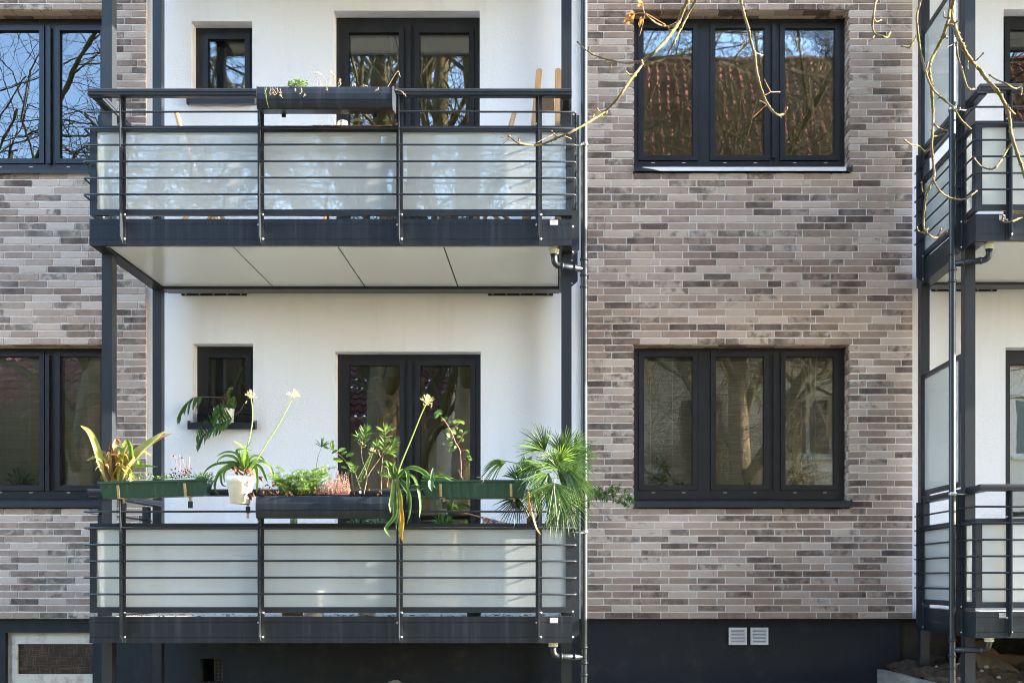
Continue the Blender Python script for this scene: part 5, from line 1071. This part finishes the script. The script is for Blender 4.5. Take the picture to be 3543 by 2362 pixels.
for x, y, s in ((470,285,14),(465,300,12),(415,335,16),(440,320,12),(540,340,18),(555,350,14),(378,385,15),(470,370,18),(510,375,16),(430,360,14),(495,325,14),(460,340,14),(520,355,14)):
    for k in range(5): mb.ball(Z('A', x+R.uniform(-8,8), y+R.uniform(-8,8), 10.73+R.uniform(-.02,.02)), s/2.6133*10.7/FPX*.55, 6)
mb.build('flower_heads', M['red'], fl)
mb = MB()
for i in range(9): mb.tube([Z('A', 457+R.uniform(-30,30), 435, 10.73), Z('A', 457+R.uniform(-70,70), R.uniform(330,400), 10.73)], .0015, 4)
mb.build('stems', M['stem_br'], fl)
# upper planter: parsley and dry wisps
PR = thing('parsley', 'bright green curly parsley in the upper planter', 'plant'); R = random.Random(81); mb = MB(); stm = MB()
for i in range(42):
    x, y = R.uniform(520,700), R.uniform(722,775); y += 18*abs((x-610)/90)**2; p = Z('U', x, y, 8.86+R.uniform(-.05,.05)); stm.tube([Z('U', 610+(x-610)*.4, 800, 8.87), p], .0011, 3)
    for k in range(9): mb.leaf(p, (R.uniform(-1,1), R.uniform(-1,.4), R.uniform(-.5,.8)), (R.uniform(-.5,.5),-.7,.7), R.uniform(.009,.017), R.uniform(.007,.012), .15)
mb.build('foliage', M['leaf_lt'], PR); stm.build('stems', M['stem'], PR)
DW_ = thing('dry_stalks', 'dry pale stalks and wisps trailing over the upper planter', 'plant'); mb = MB()
for pts in ([(865,800),(855,730),(810,675),(740,662)], [(862,800),(840,700),(770,648)], [(885,800),(900,700),(905,632)], [(912,800),(935,700),(945,665)], [(900,800),(925,720),(918,660)], [(960,790),(985,770),(990,720)], [(970,790),(975,750),(985,715)], [(1408,800),(1470,695),(1508,642),(1527,690)], [(1480,812),(1540,825),(1580,870)], [(1095,840),(1085,800),(1110,752),(1122,785),(1105,830),(1080,838)], [(1170,785),(1200,770),(1240,788)], [(1330,790),(1330,810),(1295,830)], [(860,790),(868,800),(866,820)],
            [(350,795),(380,830),(345,865)], [(370,795),(400,840),(360,850)], [(400,795),(440,840),(458,880)], [(420,795),(410,850),(380,860)], [(360,800),(350,840),(375,850)], [(440,800),(450,830),(448,860)], [(630,795),(640,820),(625,850)], [(660,845),(672,860),(655,872)], [(580,800),(585,815),(578,828)], [(320,795),(310,840),(318,905)], [(780,790),(785,775),(780,750)], [(820,800),(800,720),(760,690)]):
    dd = 8.84 if min(p[1] for p in pts) < 790 else 8.785; c = cr([Z('U', x, y, dd) for x, y in pts], 5); mb.tube(c, .0014, 4)
    for p in c[len(c)//2:]: mb.leaf(p, (R.uniform(-1,1), -.5, R.uniform(-1,.6)), (0,-1,.3), R.uniform(.006,.013), .005)
mb.build('stalks', M['straw'], DW_)
MB().strap([Z('U', x, y, 8.775) for x, y in [(308,785),(303,810),(318,870),(325,930),(345,985)]], .007, .3, .5).build('leaf', M['leaf_lt'], DW_)
# deck chair, extra pots, leaf litter on the lower balcony
DC = thing('woven_rug', 'colourful checked woven rug hung over a wooden pole on the lower balcony', 'rug'); dd = 9.9
MB().tube([Z('B', 700,1345,dd-.3), Z('B', 975,1412,dd), Z('B', 1260,1482,dd+.2)], .008, 7).build('pole', M['wood_dk'], DC, True)
cols = [pbr('rug_%d' % i, c, .9) for i, c in enumerate([(.55,.52,.48),(.16,.16,.20),(.55,.10,.05),(.60,.38,.03),(.05,.16,.40),(.30,.27,.33),(.62,.60,.58)])]
rugs = [MB() for _ in cols]
for i in range(26):
    for j in range(9):
        t = i/26; x = 975+275*t; y = 1418+58*t+j*9; p = Z('B', x, y, dd+.2*t-.016); rugs[R.randrange(len(cols))].obox(p, (.0075,.001,-.0016), (0,.004,0), (0,0,.0060))
for m_, r_ in zip(cols, rugs): r_.build('woven_square', m_, DC)['kind'] = 'stuff'
for (u, v, dd, Rr, hh, lab) in ((1085, 2118, 9.3, .10, .20, 'grey pot behind the frosted glass under the planter'), (1640, 2122, 9.3, .07, .12, 'green pot behind the frosted glass at the lower right'), (1270, 2118, 9.4, .09, .22, 'pale pot behind the frosted glass near the middle post')):
    p = P(u, v, dd); pot((p.x, p.y, ZL-.004+hh), Rr, Rr*.72, hh, lab, 'box_green' if 'green' in lab else 'pot_white')
cac = thing('cactus', 'ribbed green cactus behind the lower balcony glass', 'plant'); p = P(1012, 2100, 9.5)
c = [p+Vector((0,0,.12)), p+Vector((.01,0,.5)), p+Vector((.0,0,.95)), P(1008, 1782, 9.5)]; c = cr(c, 5); MB().tube(c, [.028+.004*math.sin(i*2.2) for i in range(len(c))], 9).build('body', M['leaf_gr'], cac, True)
MB().lathe([(.0,-.13),(.08,-.13),(.10,.0),(.09,0)], (c[0].x, c[0].y, ZL+.125), 16).build('pot', M['wood_dk'], cac, True)
MB().tube([P(1005,1800,9.45), P(1022,1781,9.4)], .004, 5).build('stick', M['wood_dk'], cac)
R = random.Random(91); bushes = [(1240, 'dark spiky plant behind the lower planter trough', 'leaf_dk'), (1310, 'agave rosette standing behind the lower balcony rail', 'leaf_gr'), (1530, 'green bushy plant under the right flower box', 'leaf')]
for u, lab, m_ in bushes:
    b = thing('potted_plant', lab, 'plant'); p = P(u, 1840, 9.5); mb = MB()
    for i in range(16): a = R.uniform(.3,2.84); e = p+Vector((math.cos(a)*.13, R.uniform(-.1,.1), math.sin(a)*.15)); mb.strap([p, p.lerp(e,.5)+Vector((0,0,.03)), e], .018, .3, R.uniform(-1,1))
    mb.build('foliage', M[m_], b); MB().lathe([(.0,-.24),(.07,-.24),(.10,.0),(.09,.0)], p, 16).build('pot', M['rubber'], b, True)
LT = MB()
for i in range(150):
    x, y = R.uniform(XL+.15, XL+BW-.15), R.uniform(-1.56, -1.2); p = Vector((x, y, ZL-.003+R.uniform(0,.006))); a = R.uniform(0,6.28); LT.leaf(p, (math.cos(a), math.sin(a), R.uniform(0,.4)), (0,0,1), R.uniform(.02,.05), R.uniform(.012,.03), .1)
lt = LT.build('leaf_litter', M['dry']); lt['kind'] = 'stuff'; lt['label'] = 'dry leaves scattered on the lower balcony floor'; 
# houseplants behind the lower windows
def hplant(u, d, label, style):
    h = thing('houseplant', label, 'plant'); p = Vector((uX(u, d), d-DW, 2.19)); mb = MB(); R = random.Random(int(u))
    if style == 'succ':
        mb.tube([p, p+Vector((0,0,.07))], .006, 6)
        for i in range(8): a = math.pi*i/7; mb.leaf(p+Vector((0,0,.03+.03*(i % 2))), (math.cos(a), -.1, .5+.5*math.sin(a)), (0,-1,.2), .07, .04)
    elif style == 'aloe':
        for i in range(9): a = math.pi*(.05+.9*i/8); e = p+Vector((math.cos(a)*.17, R.uniform(-.05,.02), .05+.22*math.sin(a))); mb.strap([p, p.lerp(e,.5)+Vector((0,0,.05)), e], .03, .4)
    else:
        for i in range(7):
            e = p+Vector((R.uniform(-.12,.12), R.uniform(-.03,.02), R.uniform(.15,.40))); mb.tube([p, e], .002, 4)
            for k in range(4): mb.leaf(p.lerp(e, .4+.2*k), (R.uniform(-1,1), -.3, R.uniform(-1,.5)), (0,-1,.3), R.uniform(.05,.10), R.uniform(.02,.04))
    mb.build('foliage', M['leaf_dk' if style == 'succ' else 'leaf_lt' if style == 'vine' else 'leaf_gr'], h); MB().lathe([(.0,-.07),(.04,-.07),(.05,.0),(.045,.0)], p, 12).build('pot', M['pot_white'], h, True)
hplant(2357, 10.955, 'dark succulent inside the left pane of the lower right window', 'succ'); hplant(2590, 10.955, 'dark spiky succulent inside the middle pane of the lower right window', 'succ'); hplant(2285, 10.97, 'green leafy vine inside the left pane of the lower right window', 'vine'); hplant(2760, 10.97, 'green vine inside the right pane of the lower right window', 'vine'); hplant(68, 10.96, 'pale aloe inside the lower left window', 'aloe')
print('OBJECTS', len(bpy.data.objects), 'TRIS', sum(len(m.polygons) for m in bpy.data.meshes)*2)
